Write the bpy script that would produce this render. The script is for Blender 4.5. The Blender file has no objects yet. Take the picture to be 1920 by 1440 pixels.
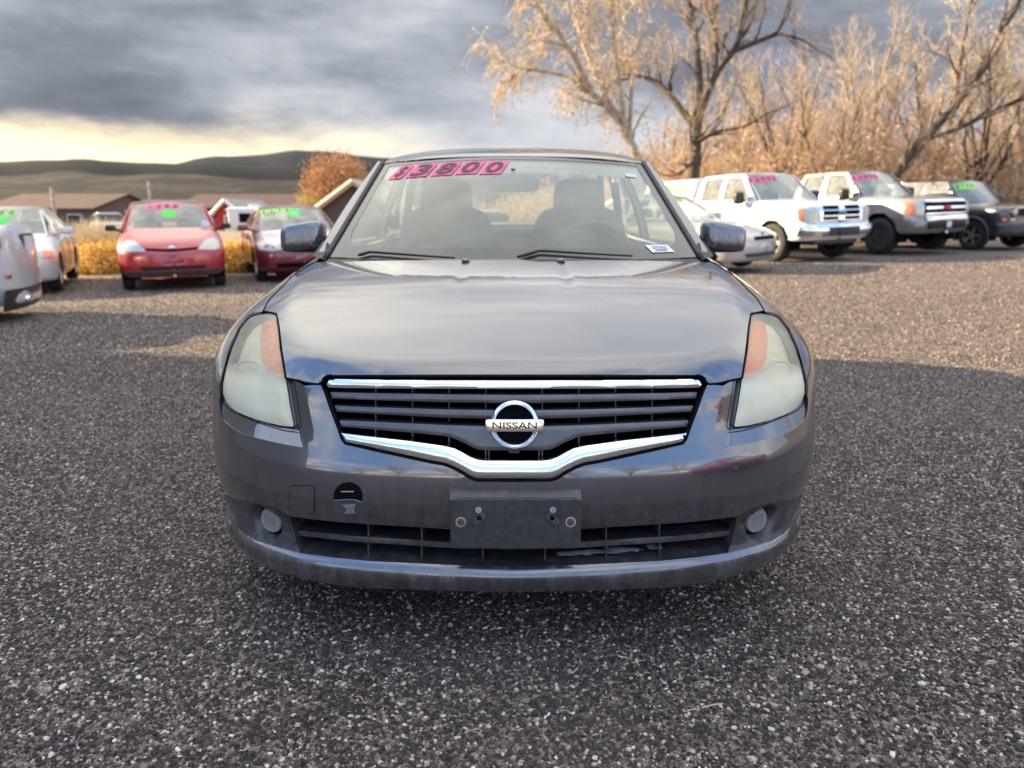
import bpy, math, random
import numpy as np
from mathutils import Vector, Matrix
from mathutils.geometry import delaunay_2d_cdt
R = math.radians
sc = bpy.context.scene
col = sc.collection
rng = np.random.default_rng(7)

# ------------------------------------------------------------------ camera
FPX, CAMH, PITCH = 1400.0, 1.12, 12.68
cam_d = bpy.data.cameras.new('camera'); cam = bpy.data.objects.new('camera', cam_d); col.objects.link(cam)
cam.location = (0, 0, CAMH); cam.rotation_euler = (R(90 - PITCH), 0, 0)
cam_d.sensor_width = 36; cam_d.lens = 36 * FPX / 1920; cam_d.clip_start = .05; cam_d.clip_end = 20000
cam_d.dof.use_dof = True; cam_d.dof.focus_distance = 1.92; cam_d.dof.aperture_fstop = 3.0
sc.camera = cam
# ------------------------------------------------------------------ view
sc.view_settings.view_transform = 'Standard'; sc.view_settings.look = 'None'
sc.view_settings.gamma = 1; sc.view_settings.use_curve_mapping = False
sc.view_settings.exposure = 1.75
# ------------------------------------------------------------------ sun: low, from the left and a little ahead
SUN_DIR = Vector((-0.95, 0.31, math.tan(R(19)))).normalized()
SUN_EL = math.asin(SUN_DIR.z); SUN_AZ = math.atan2(SUN_DIR.x, SUN_DIR.y)
sl = bpy.data.lights.new('sun', 'SUN'); so = bpy.data.objects.new('sun', sl); col.objects.link(so)
sl.energy = 5.0; sl.angle = R(.5); sl.color = (1.0, .77, .49)
so.rotation_euler = SUN_DIR.to_track_quat('Z', 'Y').to_euler(); so.location = (-30, 10, 20)

# ------------------------------------------------------------------ node helpers
class NT:
    def __init__(s, tree): s.t = tree; s.n = tree.nodes; s.l = tree.links
    def new(s, typ, **kw):
        n = s.n.new(typ); ins = kw.pop('ins', None)
        for k, v in kw.items(): setattr(n, k, v)
        if ins:
            for k, v in ins.items():
                sock = n.inputs[k]
                if hasattr(v, 'links') or isinstance(v, bpy.types.NodeSocket): s.l.new(v, sock)
                else: sock.default_value = v
        return n
    def math(s, op, a, b=0.0, c=0.0, clamp=False):
        n = s.n.new('ShaderNodeMath'); n.operation = op; n.use_clamp = clamp
        for i, v in enumerate((a, b, c)):
            if isinstance(v, bpy.types.NodeSocket): s.l.new(v, n.inputs[i])
            else: n.inputs[i].default_value = v
        return n.outputs[0]
    def vmath(s, op, a, b=None, out=0):
        n = s.n.new('ShaderNodeVectorMath'); n.operation = op
        for i, v in enumerate((a, b)):
            if v is None: continue
            if isinstance(v, bpy.types.NodeSocket): s.l.new(v, n.inputs[i])
            else: n.inputs[i].default_value = v
        return n.outputs[out]
    def mix(s, f, a, b, blend='MIX'):
        n = s.n.new('ShaderNodeMix'); n.data_type = 'RGBA'; n.blend_type = blend; n.clamp_factor = True
        for k, v in ((0, f), (6, a), (7, b)):
            if isinstance(v, bpy.types.NodeSocket): s.l.new(v, n.inputs[k])
            else: n.inputs[k].default_value = v if k == 0 else (tuple(v) + (1,))[:4]
        return n.outputs[2]
    def ramp(s, f, stops, interp='LINEAR'):
        n = s.n.new('ShaderNodeValToRGB'); cr = n.color_ramp; cr.interpolation = interp
        while len(cr.elements) < len(stops): cr.elements.new(.5)
        for e, (p, c) in zip(cr.elements, stops):
            e.position = p; e.color = (tuple(c) + (1,))[:4] if hasattr(c, '__len__') else (c, c, c, 1)
        s.l.new(f, n.inputs[0]); return n.outputs[0]
    def noise(s, vec, scale, detail=4, rough=.5, w=None):
        n = s.new('ShaderNodeTexNoise', ins={'Scale': scale, 'Detail': detail, 'Roughness': rough})
        if vec is not None: s.l.new(vec, n.inputs['Vector'])
        return n.outputs[0]
    def mapr(s, v, a, b, c=0.0, d=1.0, smooth=False):
        n = s.n.new('ShaderNodeMapRange'); n.clamp = True
        if smooth: n.interpolation_type = 'SMOOTHSTEP'
        s.l.new(v, n.inputs[0])
        for i, x in enumerate((a, b, c, d)): n.inputs[i + 1].default_value = x
        return n.outputs[0]

# ------------------------------------------------------------------ world: low sun sky under broken storm cloud
world = bpy.data.worlds.new('World'); sc.world = world; world.use_nodes = True
W = NT(world.node_tree); W.n.clear()
wo = W.new('ShaderNodeOutputWorld')
sky = W.new('ShaderNodeTexSky', sky_type='NISHITA'); sky.sun_disc = False
sky.sun_elevation = SUN_EL; sky.sun_rotation = SUN_AZ; sky.altitude = 900; sky.air_density = 1.2; sky.dust_density = 1.6
tc = W.new('ShaderNodeTexCoord').outputs['Generated']
sep = W.new('ShaderNodeSeparateXYZ', ins={0: tc}); dx, dy, dz = sep.outputs
zz = W.math('MAXIMUM', dz, 0.0)
den = W.math('ADD', zz, 0.30)
cv = W.new('ShaderNodeCombineXYZ', ins={0: W.math('DIVIDE', dx, den), 1: W.math('DIVIDE', dy, den), 2: 3.1}).outputs[0]
n1 = W.noise(W.vmath('MULTIPLY', cv, (1.0, 1.25, 1.0)), 1.1, 7, .55)
n2 = W.noise(W.vmath('ADD', cv, (7.3, 2.1, 0)), .5, 4, .5)
dv = W.vmath('ADD', W.vmath('MULTIPLY', tc, (1.0, 1.0, 3.2)), (3.3, .7, 5.1))
n3 = W.noise(dv, 1.9, 7, .56)
n4 = W.noise(W.vmath('ADD', dv, (1.7, 9, 2)), 4.2, 6, .6)
fwd = W.math('MULTIPLY', W.mapr(dy, -.35, .55, 0, 1, True), W.mapr(W.math('ADD', dz, W.math('MULTIPLY', W.math('SUBTRACT', n4, .5), .35)), .29, .42, 1, 0, True))
cov = W.math('ADD', W.math('MULTIPLY', n1, .65), W.math('MULTIPLY', n2, .55))
cov = W.math('ADD', cov, W.math('MULTIPLY', fwd, .30))
cov = W.math('ADD', cov, W.math('MULTIPLY', W.mapr(dy, .1, .6, 0, 1), .2)); cov = W.mapr(W.math('SUBTRACT', cov, W.math('MULTIPLY', W.mapr(dy, .1, -.5, 0, 1, True), .05)), .56, .70, 0, 1, True)
mass = W.math('ADD', W.math('MULTIPLY', n3, .62), W.math('MULTIPLY', n4, .38))
body = W.ramp(mass, [(.34, (.046, .052, .064)), (.45, (.082, .090, .106)), (.54, (.145, .155, .172)), (.66, (.25, .255, .265))])
right = W.math('MULTIPLY', W.mapr(dx, .05, .6, 0, 1, True), W.mapr(n4, .42, .60, 0, 1, True))
body = W.mix(W.math('MULTIPLY', right, .7), body, (.085, .115, .20))
bodyb = W.ramp(n1, [(.35, (.25, .27, .33)), (.55, (.54, .54, .54)), (.75, (.98, .90, .76))])
ahead = W.math('MULTIPLY', W.mapr(dy, .15, .6, 0, 1, True), W.mapr(dz, .25, .80, 1, 0, True))
streak = W.ramp(W.noise(W.vmath('MULTIPLY', cv, (1.0, 2.6, 1.0)), 2.0, 6, .58), [(.38, (.12, .14, .19)), (.50, (.29, .29, .29)), (.60, (.50, .44, .35))])
bodyb = W.mix(ahead, bodyb, streak)
cloud = W.mix(fwd, bodyb, body)
blue = W.mix(.62, W.new('ShaderNodeVectorMath', operation='SCALE', ins={0: sky.outputs[0], 'Scale': .10}).outputs[0], (.15, .30, .66))
base = W.mix(cov, blue, cloud)
# bright clearing low on the left, towards the sun
azl = W.new('ShaderNodeVectorMath', operation='DOT_PRODUCT', ins={0: tc, 1: Vector((-.80, .60, 0)).normalized()}).outputs[1]
glow = W.math('MULTIPLY', W.mapr(azl, .52, .99, 0, 1, True), W.mapr(dz, .015, .17, 1, 0, True))
gn = W.math('ADD', W.math('MULTIPLY', glow, 1.25), W.math('MULTIPLY', W.math('SUBTRACT', mass, .5), 1.9))
glowm = W.math('MULTIPLY', W.mapr(gn, .16, .72, 0, 1, True), W.mapr(glow, 0, .2, 0, 1))
base = W.mix(glowm, base, (.54, .44, .27))
# paler break along the horizon ahead
hz = W.math('MULTIPLY', W.mapr(dz, .02, .15, 1, 0, True), W.mapr(mass, .40, .58, .15, 1))
base = W.mix(W.math('MULTIPLY', hz, .6), base, (.21, .215, .235))
bk = W.math('MULTIPLY', W.mapr(dy, -.1, -.6, 0, 1, True), W.mapr(dz, .02, .24, 1, 0, True))
base = W.mix(W.math('MULTIPLY', bk, W.mapr(n4, .46, .58, 0, 1, True)), base, (1.15, .90, .52))
bg = W.new('ShaderNodeBackground', ins={0: base, 1: 1.0})
W.l.new(bg.outputs[0], wo.inputs[0])

# ------------------------------------------------------------------ materials
def mat(name, color=(.5, .5, .5), rough=.5, metal=0.0, coat=0.0, spec=.5, var=0.0, vscale=8, bump=0.0, bscale=40,
        emit=None, dirt=0.0, coatrough=.04):
    m = bpy.data.materials.new(name); m.use_nodes = True
    t = NT(m.node_tree); p = t.n['Principled BSDF']
    p.inputs['Base Color'].default_value = tuple(color) + (1,)
    p.inputs['Roughness'].default_value = rough; p.inputs['Metallic'].default_value = metal
    p.inputs['Coat Weight'].default_value = coat; p.inputs['Coat IOR'].default_value = 1.6; p.inputs['Coat Roughness'].default_value = coatrough
    p.inputs['Specular IOR Level'].default_value = spec
    oc = t.new('ShaderNodeTexCoord').outputs['Object']
    if var or dirt:
        f = t.noise(oc, vscale, 5, .6)
        a = t.mapr(f, .3, .7, 1 - var, 1 + var)
        c = t.new('ShaderNodeVectorMath', operation='SCALE', ins={0: tuple(color), 'Scale': a}).outputs[0]
        if dirt:
            d = t.math('MULTIPLY', t.mapr(t.noise(oc, vscale * 2.3, 6, .65), .42, .72, 0, 1), dirt)
            c = t.mix(d, c, (.23, .19, .16))
            t.l.new(t.math('ADD', t.math('MULTIPLY', d, .5), rough), p.inputs['Roughness'])
            t.l.new(t.math('ADD', t.math('MULTIPLY', d, .4), coatrough), p.inputs['Coat Roughness'])
        t.l.new(c, p.inputs['Base Color'])
    if bump:
        b = t.new('ShaderNodeBump', ins={'Strength': bump, 'Distance': .01, 'Height': t.noise(oc, bscale, 4, .6)})
        t.l.new(b.outputs[0], p.inputs['Normal'])
    if emit:
        p.inputs['Emission Color'].default_value = tuple(emit) + (1,); p.inputs['Emission Strength'].default_value = 1
    return m

def glass(name, tint, dust_sheen=.05, dust_sheen_col=(.45, .47, .42), rough=.02, ior=1.5):  # pale diffuse film: some dust, plus reflected brightness put into the colour
    m = bpy.data.materials.new(name); m.use_nodes = True
    t = NT(m.node_tree); t.n.clear(); o = t.new('ShaderNodeOutputMaterial')
    tr = t.new('ShaderNodeBsdfTransparent', ins={0: tuple(tint) + (1,)})
    gl = t.new('ShaderNodeBsdfGlossy', ins={0: (1, 1, 1, 1), 'Roughness': rough})
    df = t.new('ShaderNodeBsdfDiffuse', ins={0: tuple(dust_sheen_col) + (1,)})
    gm = t.new('ShaderNodeNewGeometry')
    cs_ = t.math('ABSOLUTE', t.vmath('DOT_PRODUCT', gm.outputs['Normal'], gm.outputs['Incoming'], 1))
    fr_ = t.math('ADD', t.math('MULTIPLY', t.math('POWER', t.math('SUBTRACT', 1.0, cs_, clamp=True), 5.0), .96), .045)
    oc = t.new('ShaderNodeTexCoord').outputs['Object']
    dn = t.math('MULTIPLY', t.mapr(t.noise(oc, 5, 6, .6), .3, .75, .5, 1.5), dust_sheen)
    m1 = t.new('ShaderNodeMixShader', ins={0: dn, 1: tr.outputs[0], 2: df.outputs[0]})
    f2 = t.math('MINIMUM', t.math('MULTIPLY', fr_, 1.6), 1.0)
    m2 = t.new('ShaderNodeMixShader', ins={0: f2, 1: m1.outputs[0], 2: gl.outputs[0]})
    t.l.new(m2.outputs[0], o.inputs[0]); return m

# ------------------------------------------------------------------ object helpers
def tag(o, label=None, cat=None, group=None, kind=None):
    if label: o['label'] = label
    if cat: o['category'] = cat
    if group: o['group'] = group
    if kind: o['kind'] = kind
    return o
def empty(name, loc=(0, 0, 0), rz=0.0, label=None, cat=None, group=None):
    o = bpy.data.objects.new(name, None); col.objects.link(o); o.empty_display_size = .1
    o.location = loc; o.rotation_euler = (0, 0, rz)
    return tag(o, label, cat, group)
def mk(name, V, F, m, parent=None, smooth=True, normals=None, mi=None, auto=None):
    me = bpy.data.meshes.new(name)
    V = np.asarray(V, float).reshape(-1, 3)
    me.from_pydata(V.tolist(), [], [tuple(int(i) for i in f) for f in F])
    for x in (m if isinstance(m, (list, tuple)) else [m]): me.materials.append(x)
    if mi is not None: me.polygons.foreach_set('material_index', np.asarray(mi, dtype=np.int32))
    me.polygons.foreach_set('use_smooth', [bool(smooth)] * len(me.polygons))
    me.validate(clean_customdata=False); me.update()
    if normals is not None: me.normals_split_custom_set_from_vertices(np.asarray(normals).tolist())
    elif auto is not None: sharp(me, auto)
    o = bpy.data.objects.new(name, me); col.objects.link(o)
    if parent: o.parent = parent
    return o
def sharp(me, ang=35):
    import bmesh
    bm = bmesh.new(); bm.from_mesh(me)
    for e in bm.edges:
        if len(e.link_faces) == 2 and e.link_faces[0].normal.angle(e.link_faces[1].normal, 0) > R(ang): e.smooth = False
    bm.to_mesh(me); bm.free()
class MB:
    """collects simple shapes into one mesh"""
    def __init__(s): s.v = []; s.f = []; s.m = []; s.k = 0
    def add(s, V, F, mi=0):
        V = np.asarray(V, float).reshape(-1, 3); s.v.append(V)
        s.f += [tuple(int(i) + s.k for i in f) for f in F]; s.m += [mi] * len(F); s.k += len(V); return s
    def box(s, c, d, rz=0.0, mi=0, taper=1.0):
        x, y, z = [q / 2 for q in d]
        P = np.array([(-x, -y, -z), (x, -y, -z), (x, y, -z), (-x, y, -z), (-x * taper, -y * taper, z), (x * taper, -y * taper, z), (x * taper, y * taper, z), (-x * taper, y * taper, z)])
        ca, sa = math.cos(rz), math.sin(rz)
        P = np.c_[P[:, 0] * ca - P[:, 1] * sa, P[:, 0] * sa + P[:, 1] * ca, P[:, 2]] + np.array(c)
        return s.add(P, [(0, 3, 2, 1), (4, 5, 6, 7), (0, 1, 5, 4), (1, 2, 6, 5), (2, 3, 7, 6), (3, 0, 4, 7)], mi)
    def tube(s, pts, r, n=8, mi=0, cap=True):
        pts = np.asarray(pts, float); k = len(pts)
        r = np.broadcast_to(np.asarray(r, float), (k,))
        T = np.gradient(pts, axis=0); T /= np.linalg.norm(T, axis=1)[:, None] + 1e-12
        up = np.array([0, 0, 1.]) if abs(T[:, 2]).mean() < .8 else np.array([1., 0, 0])
        A = np.cross(T, up); A /= np.linalg.norm(A, axis=1)[:, None] + 1e-12; B = np.cross(T, A)
        a = np.arange(n) * 2 * np.pi / n
        V = pts[:, None] + r[:, None, None] * (A[:, None] * np.cos(a)[None, :, None] + B[:, None] * np.sin(a)[None, :, None])
        F = [(i * n + j, i * n + (j + 1) % n, (i + 1) * n + (j + 1) % n, (i + 1) * n + j) for i in range(k - 1) for j in range(n)]
        if cap: F += [tuple(range(n))[::-1], tuple((k - 1) * n + j for j in range(n))]
        return s.add(V.reshape(-1, 3), F, mi)
    def lathe(s, prof, axis='y', n=32, c=(0, 0, 0), mi=0):
        """prof: (radius, along) pairs"""
        prof = np.asarray(prof, float); k = len(prof); a = np.arange(n) * 2 * np.pi / n
        r, h = prof[:, 0][:, None], prof[:, 1][:, None]
        C, S = np.cos(a)[None], np.sin(a)[None]
        X, Y, Z = {'y': (r * C, h + 0 * C, r * S), 'x': (h + 0 * C, r * C, r * S), 'z': (r * C, r * S, h + 0 * C)}[axis]
        V = np.stack([X, Y, Z], -1).reshape(-1, 3) + np.array(c)
        F = [(i * n + j, i * n + (j + 1) % n, (i + 1) * n + (j + 1) % n, (i + 1) * n + j) for i in range(k - 1) for j in range(n)]
        return s.add(V, F, mi)
    def grid(s, P, mi=0, flip=False):
        a, b = P.shape[:2]
        F = [(i * b + j, i * b + j + 1, (i + 1) * b + j + 1, (i + 1) * b + j) for i in range(a - 1) for j in range(b - 1)]
        if flip: F = [f[::-1] for f in F]
        return s.add(P.reshape(-1, 3), F, mi)
    def build(s, name, m, parent=None, smooth=False, auto=None):
        return mk(name, np.concatenate(s.v), s.f, m, parent, smooth or auto is not None, mi=s.m, auto=auto)
def sbox(name, c, d, m, parent=None, r=.02, seg=3, e=None, twist=None):
    """rounded box (superellipsoid shell) with soft edges"""
    n = 7 * seg
    u = np.linspace(-np.pi / 2, np.pi / 2, n); v = np.linspace(-np.pi, np.pi, 2 * n, endpoint=False)
    ee = e or .35
    sp = lambda a: np.sign(np.cos(a)) * np.abs(np.cos(a)) ** ee
    ss = lambda a: np.sign(np.sin(a)) * np.abs(np.sin(a)) ** ee
    U, V = np.meshgrid(u, v, indexing='ij')
    P = np.stack([sp(U) * sp(V) * d[0] / 2, sp(U) * ss(V) * d[1] / 2, ss(U) * d[2] / 2], -1)
    if twist is not None: P = twist(P)
    P = P + np.array(c); a, b = P.shape[:2]
    F = [(i * b + j, i * b + (j + 1) % b, (i + 1) * b + (j + 1) % b, (i + 1) * b + j) for i in range(a - 1) for j in range(b)]
    return mk(name, P.reshape(-1, 3), F, m, parent, True)

# ------------------------------------------------------------------ maths
class Spline:
    def __init__(s, pts):
        a = np.array(pts, float); s.x, s.y = a[:, 0], a[:, 1]; n = len(a); h = np.diff(s.x)
        A = np.zeros((n, n)); b = np.zeros(n); A[0, 0] = A[-1, -1] = 1
        for i in range(1, n - 1):
            A[i, i - 1] = h[i - 1]; A[i, i] = 2 * (h[i - 1] + h[i]); A[i, i + 1] = h[i]
            b[i] = 6 * ((s.y[i + 1] - s.y[i]) / h[i] - (s.y[i] - s.y[i - 1]) / h[i - 1])
        s.m = np.linalg.solve(A, b); s.h = h
    def __call__(s, q):
        q = np.clip(np.asarray(q, float), s.x[0], s.x[-1]); i = np.clip(np.searchsorted(s.x, q) - 1, 0, len(s.x) - 2)
        h = s.h[i]; a = (s.x[i + 1] - q) / h; b = 1 - a
        return a * s.y[i] + b * s.y[i + 1] + ((a ** 3 - a) * s.m[i] + (b ** 3 - b) * s.m[i + 1]) * h * h / 6
class Pchip:
    def __init__(s, pts):
        a = np.array(pts, float); s.x, s.y = a[:, 0], a[:, 1]; h = np.diff(s.x); d = np.diff(s.y) / h
        m = np.zeros(len(a)); m[0], m[-1] = d[0], d[-1]
        for i in range(1, len(a) - 1):
            if d[i - 1] * d[i] > 0: w1, w2 = 2 * h[i] + h[i - 1], h[i] + 2 * h[i - 1]; m[i] = (w1 + w2) / (w1 / d[i - 1] + w2 / d[i])
        s.m = m; s.h = h
    def __call__(s, q):
        q = np.clip(np.asarray(q, float), s.x[0], s.x[-1]); i = np.clip(np.searchsorted(s.x, q) - 1, 0, len(s.x) - 2)
        h = s.h[i]; t = (q - s.x[i]) / h
        return (2 * t**3 - 3 * t**2 + 1) * s.y[i] + (t**3 - 2 * t**2 + t) * h * s.m[i] + (-2 * t**3 + 3 * t**2) * s.y[i + 1] + (t**3 - t**2) * h * s.m[i + 1]
def sstep(a, b, x): t = np.clip((np.asarray(x, float) - a) / (b - a), 0, 1); return t * t * (3 - 2 * t)
def softp(x, k): return .5 * (x + np.sqrt(x * x + k * k))
def smax(a, b, k): h = np.maximum(k - np.abs(a - b), 0) / k; return np.maximum(a, b) + h * h * k * .25
def pip(P, poly):
    x, y = P[:, 0], P[:, 1]; r = np.zeros(len(P), bool); n = len(poly)
    for i in range(n):
        x1, y1 = poly[i]; x2, y2 = poly[(i + 1) % n]
        if y1 == y2: continue
        c = ((y1 > y) != (y2 > y)) & (x < (x2 - x1) * (y - y1) / (y2 - y1) + x1); r ^= c
    return r
def pdist(P, poly, closed=True):
    A = np.asarray(poly, float); B = np.roll(A, -1, 0)
    if not closed: A, B = A[:-1], B[:-1]
    out = np.full(len(P), 1e9)
    for a, b in zip(A, B):
        d = b - a; L = d @ d + 1e-18; t = np.clip(((P - a) @ d) / L, 0, 1)
        out = np.minimum(out, np.hypot(*(P - a - t[:, None] * d).T))
    return out
def resamp(poly, step, closed=True):
    A = np.asarray(poly, float); out = []
    n = len(A) if closed else len(A) - 1
    for i in range(n):
        a, b = A[i], A[(i + 1) % len(A)]; k = max(1, int(math.ceil(np.linalg.norm(b - a) / step)))
        out += [a + (b - a) * j / k for j in range(k)]
    if not closed: out.append(A[-1])
    return np.array(out)
def rounded(poly, k=2):
    """Chaikin corner cutting of an open polyline, ends kept"""
    A = np.asarray(poly, float)
    for _ in range(k):
        Q = A[:-1] * .75 + A[1:] * .25; S = A[:-1] * .25 + A[1:] * .75
        A = np.concatenate([A[:1], np.stack([Q, S], 1).reshape(-1, A.shape[1])[0:], A[-1:]])
    return A
def cdt(poly, holes, step):
    """triangulate polygon with holes; returns points, tris, boundary loops of indices"""
    loops = [np.asarray(poly, float)] + [np.asarray(h, float) for h in holes]
    lo, hi = loops[0].min(0), loops[0].max(0)
    nx, ny = int((hi[0] - lo[0]) / step) + 2, int((hi[1] - lo[1]) / (step * .87)) + 2
    gx, gy = np.meshgrid(np.arange(nx), np.arange(ny), indexing='ij')
    G = np.stack([lo[0] + (gx + .5 * (gy % 2)) * step, lo[1] + gy * step * .87], -1).reshape(-1, 2)
    G = G[pip(G, loops[0])]
    for h in loops[1:]: G = G[~pip(G, h)]
    for h in loops: G = G[pdist(G, h) > step * .45]
    pts, ed = [], []
    k = 0
    for h in loops:
        n = len(h); pts.append(h); ed += [(k + i, k + (i + 1) % n) for i in range(n)]; k += n
    P = np.concatenate(pts + [G])
    v, e, f, ov, oe, of = delaunay_2d_cdt([Vector(p) for p in P], ed, [], 0, 1e-7)
    V = np.array([tuple(q) for q in v]); T = np.array(f)
    c = V[T].mean(1); ok = pip(c, loops[0])
    for h in loops[1:]: ok &= ~pip(c, h)
    T = T[ok]
    a = V[T]; area = (a[:, 1, 0] - a[:, 0, 0]) * (a[:, 2, 1] - a[:, 0, 1]) - (a[:, 1, 1] - a[:, 0, 1]) * (a[:, 2, 0] - a[:, 0, 0])
    T = T[np.abs(area) > 1e-10]; area = area[np.abs(area) > 1e-10]
    T[area < 0] = T[area < 0][:, ::-1]
    return V, T
def bedges(T):
    E = {}
    for t in T:
        for i in range(3):
            a, b = int(t[i]), int(t[(i + 1) % 3])
            if (b, a) in E: del E[(b, a)]
            else: E[(a, b)] = 1
    return list(E)

# ------------------------------------------------------------------ implicit car body
class Body:
    """front at y=0 facing -y, x lateral, z up; F<0 inside"""
    def __init__(s, y0, Wz, Zc, Lf=.52, n=2.9, Lr=.55, L=4.82, zb=.19, k=.12, kf=.03, crown=.03, crease=None, cs=.22, hw=.85, kb=.05):
        s.y0, s.W, s.Zc = Pchip(y0), Spline(Wz), Spline(Zc)
        s.Lf, s.n, s.Lr, s.L, s.zb, s.k, s.kf, s.crown, s.cs, s.hw, s.kb = Lf, n, Lr, L, zb, k, kf, crown, cs, hw, kb
        s.crease = Spline(crease) if crease else None
    def top(s, x, y):
        ax = np.abs(x); z = s.Zc(y) - s.crown * (ax / .8) ** 2
        if s.crease is not None:
            e = ax - s.crease(y); z = z - s.cs * softp(e, .009)
        return z
    def F(s, P):
        x, y, z = np.abs(P[:, 0]), P[:, 1], P[:, 2]
        a = np.maximum(0, (s.y0(z) + s.Lf - y) / s.Lf); b = np.maximum(0, (y - (s.L - s.Lr)) / s.Lr)
        r = ((x / s.W(z)) ** s.n + a ** 2 + b ** 2 + 1e-9) ** (1 / 2.4)
        G = (r - 1) * .5
        k = s.kf + (s.k - s.kf) * sstep(.45, .8, x / s.hw * .85)
        f = smax(G, (z - s.top(x, y)) * .85, k)
        return smax(f, (s.zb - z) * .8, s.kb)
    def N(s, P, e=.0015):
        g = np.stack([s.F(P + d) - s.F(P - d) for d in (np.eye(3) * e)], -1)
        return g / (np.linalg.norm(g, axis=1)[:, None] + 1e-12)
    def cast(s, O, D, tmax=3.0, it=40):
        O = np.broadcast_to(O, D.shape); lo = np.zeros(len(D)); hi = np.full(len(D), tmax)
        for _ in range(it):
            m = (lo + hi) / 2; ins = s.F(O + D * m[:, None]) < 0
            lo = np.where(ins, m, lo); hi = np.where(ins, hi, m)
        return O + D * lo[:, None]
    def first(s, O, D, t0=.8, t1=4.5, steps=900):
        out = []
        ts = np.linspace(t0, t1, steps)
        for d in D:
            f = s.F(O + ts[:, None] * d); i = np.where(f < 0)[0]
            if len(i) == 0: j = int(np.argmin(f)); out.append(O + ts[j] * d); continue
            j = i[0]; lo, hi = ts[max(j - 1, 0)], ts[j]
            for _ in range(25):
                m = (lo + hi) / 2
                if s.F((O + m * d)[None])[0] < 0: hi = m
                else: lo = m
            out.append(O + hi * d)
        return np.array(out)
class Sph:
    def __init__(s, body, C): s.b, s.C = body, np.array(C, float)
    def to2(s, P): d = P - s.C; h = np.hypot(d[:, 0], d[:, 1]); return np.c_[np.arctan2(d[:, 0], -d[:, 1]), np.arctan2(d[:, 2], h)]
    def lift(s, Q):
        D = np.c_[np.sin(Q[:, 0]) * np.cos(Q[:, 1]), -np.cos(Q[:, 0]) * np.cos(Q[:, 1]), np.sin(Q[:, 1])]
        return s.b.cast(s.C, D, 2.2)
class Cyl:
    def __init__(s, body, za=.5, side=1, ks=.9): s.b, s.za, s.side, s.ks = body, za, side, ks
    def ymap(s, y): return y
    def to2(s, P): return np.c_[P[:, 1], s.ks * np.arctan2(P[:, 2] - s.za, np.abs(P[:, 0]))]
    def lift(s, Q):
        a = Q[:, 1] / s.ks; O = np.c_[0 * a, Q[:, 0], s.za + 0 * a]; D = np.c_[np.cos(a) * s.side, 0 * a, np.sin(a)]
        return s.b.cast(O, D, 2.2)
class Top:
    def __init__(s, body): s.b = body
    def to2(s, P): return P[:, :2].copy()
    def lift(s, Q): O = np.c_[Q, np.full(len(Q), .45)]; return s.b.cast(O, np.tile([0, 0, 1.], (len(Q), 1)), 1.6)

def panel(name, par, P3, m, parent, step=.02, bstep=None, holes=(), inset=0.0, pillow=0.0, pr=.01, flange=0.02, fdir=None,
          mirror=False, cut=None, disp=None, fm=None, poly2=None, shell=False):
    """lift a polygon given by 3D boundary points onto the body; flange turns the edge inwards"""
    b = par.b; bs = bstep or step * .7
    L2 = [resamp(par.to2(np.asarray(P3)) if poly2 is None else poly2, bs)]
    for h in holes: L2.append(resamp(par.to2(np.asarray(h)), bs))
    V2, T = cdt(L2[0], L2[1:], step)
    if cut is not None:
        P = par.lift(V2[:]); c = P[T].mean(1); T = T[~cut(c)]
    used = np.unique(T); rm = -np.ones(len(V2), int); rm[used] = np.arange(len(used)); V2 = V2[used]; T = rm[T]
    P = par.lift(V2); N = b.N(P)
    off = np.full(len(P), -inset, float)
    custom = True
    if pillow:
        d = np.full(len(P), 1e9)
        for h in L2: d = np.minimum(d, pdist(V2, h))
        off += pillow * (1 - np.clip(1 - d / pr, 0, 1) ** 2); custom = False
    if disp is not None: off += disp(P, V2); custom = False
    P = P + N * off[:, None]
    # orient outward
    t = T[0]; nn = np.cross(P[T[:, 1]] - P[T[:, 0]], P[T[:, 2]] - P[T[:, 0]])
    if (nn * N[T[:, 0]]).sum() < 0: T = T[:, ::-1]
    F = [tuple(t) for t in T]; mi = [0] * len(F); NN = N if custom else None
    V = P
    if flange:
        E = bedges(T); idx = sorted({i for e in E for i in e}); k = len(P); mp = {i: k + j for j, i in enumerate(idx)}
        A = P[idx]; inn = -N[idx] if fdir is None else np.tile(np.array(fdir, float), (len(idx), 1))
        B = A + inn * flange; V = np.concatenate([P, A, B]); mo = len(idx)
        F += [(mp[b_], mp[a_], mp[a_] + mo, mp[b_] + mo) for a_, b_ in E]; mi += [1 if fm else 0] * len(E)
        if NN is not None: NN = np.concatenate([N, np.zeros((2 * mo, 3))])
    mats = [m, fm] if fm else [m]
    objs = [mk(name, V, F, mats, parent, True, NN, mi)]
    if NN is None and not flange: pass
    if mirror:
        V2_ = V * np.array([-1, 1, 1]); F2 = [f[::-1] for f in F]; N2 = None if NN is None else NN * np.array([-1, 1, 1])
        objs.append(mk(name, V2_, F2, mats, parent, True, N2, mi))
    return objs

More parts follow.
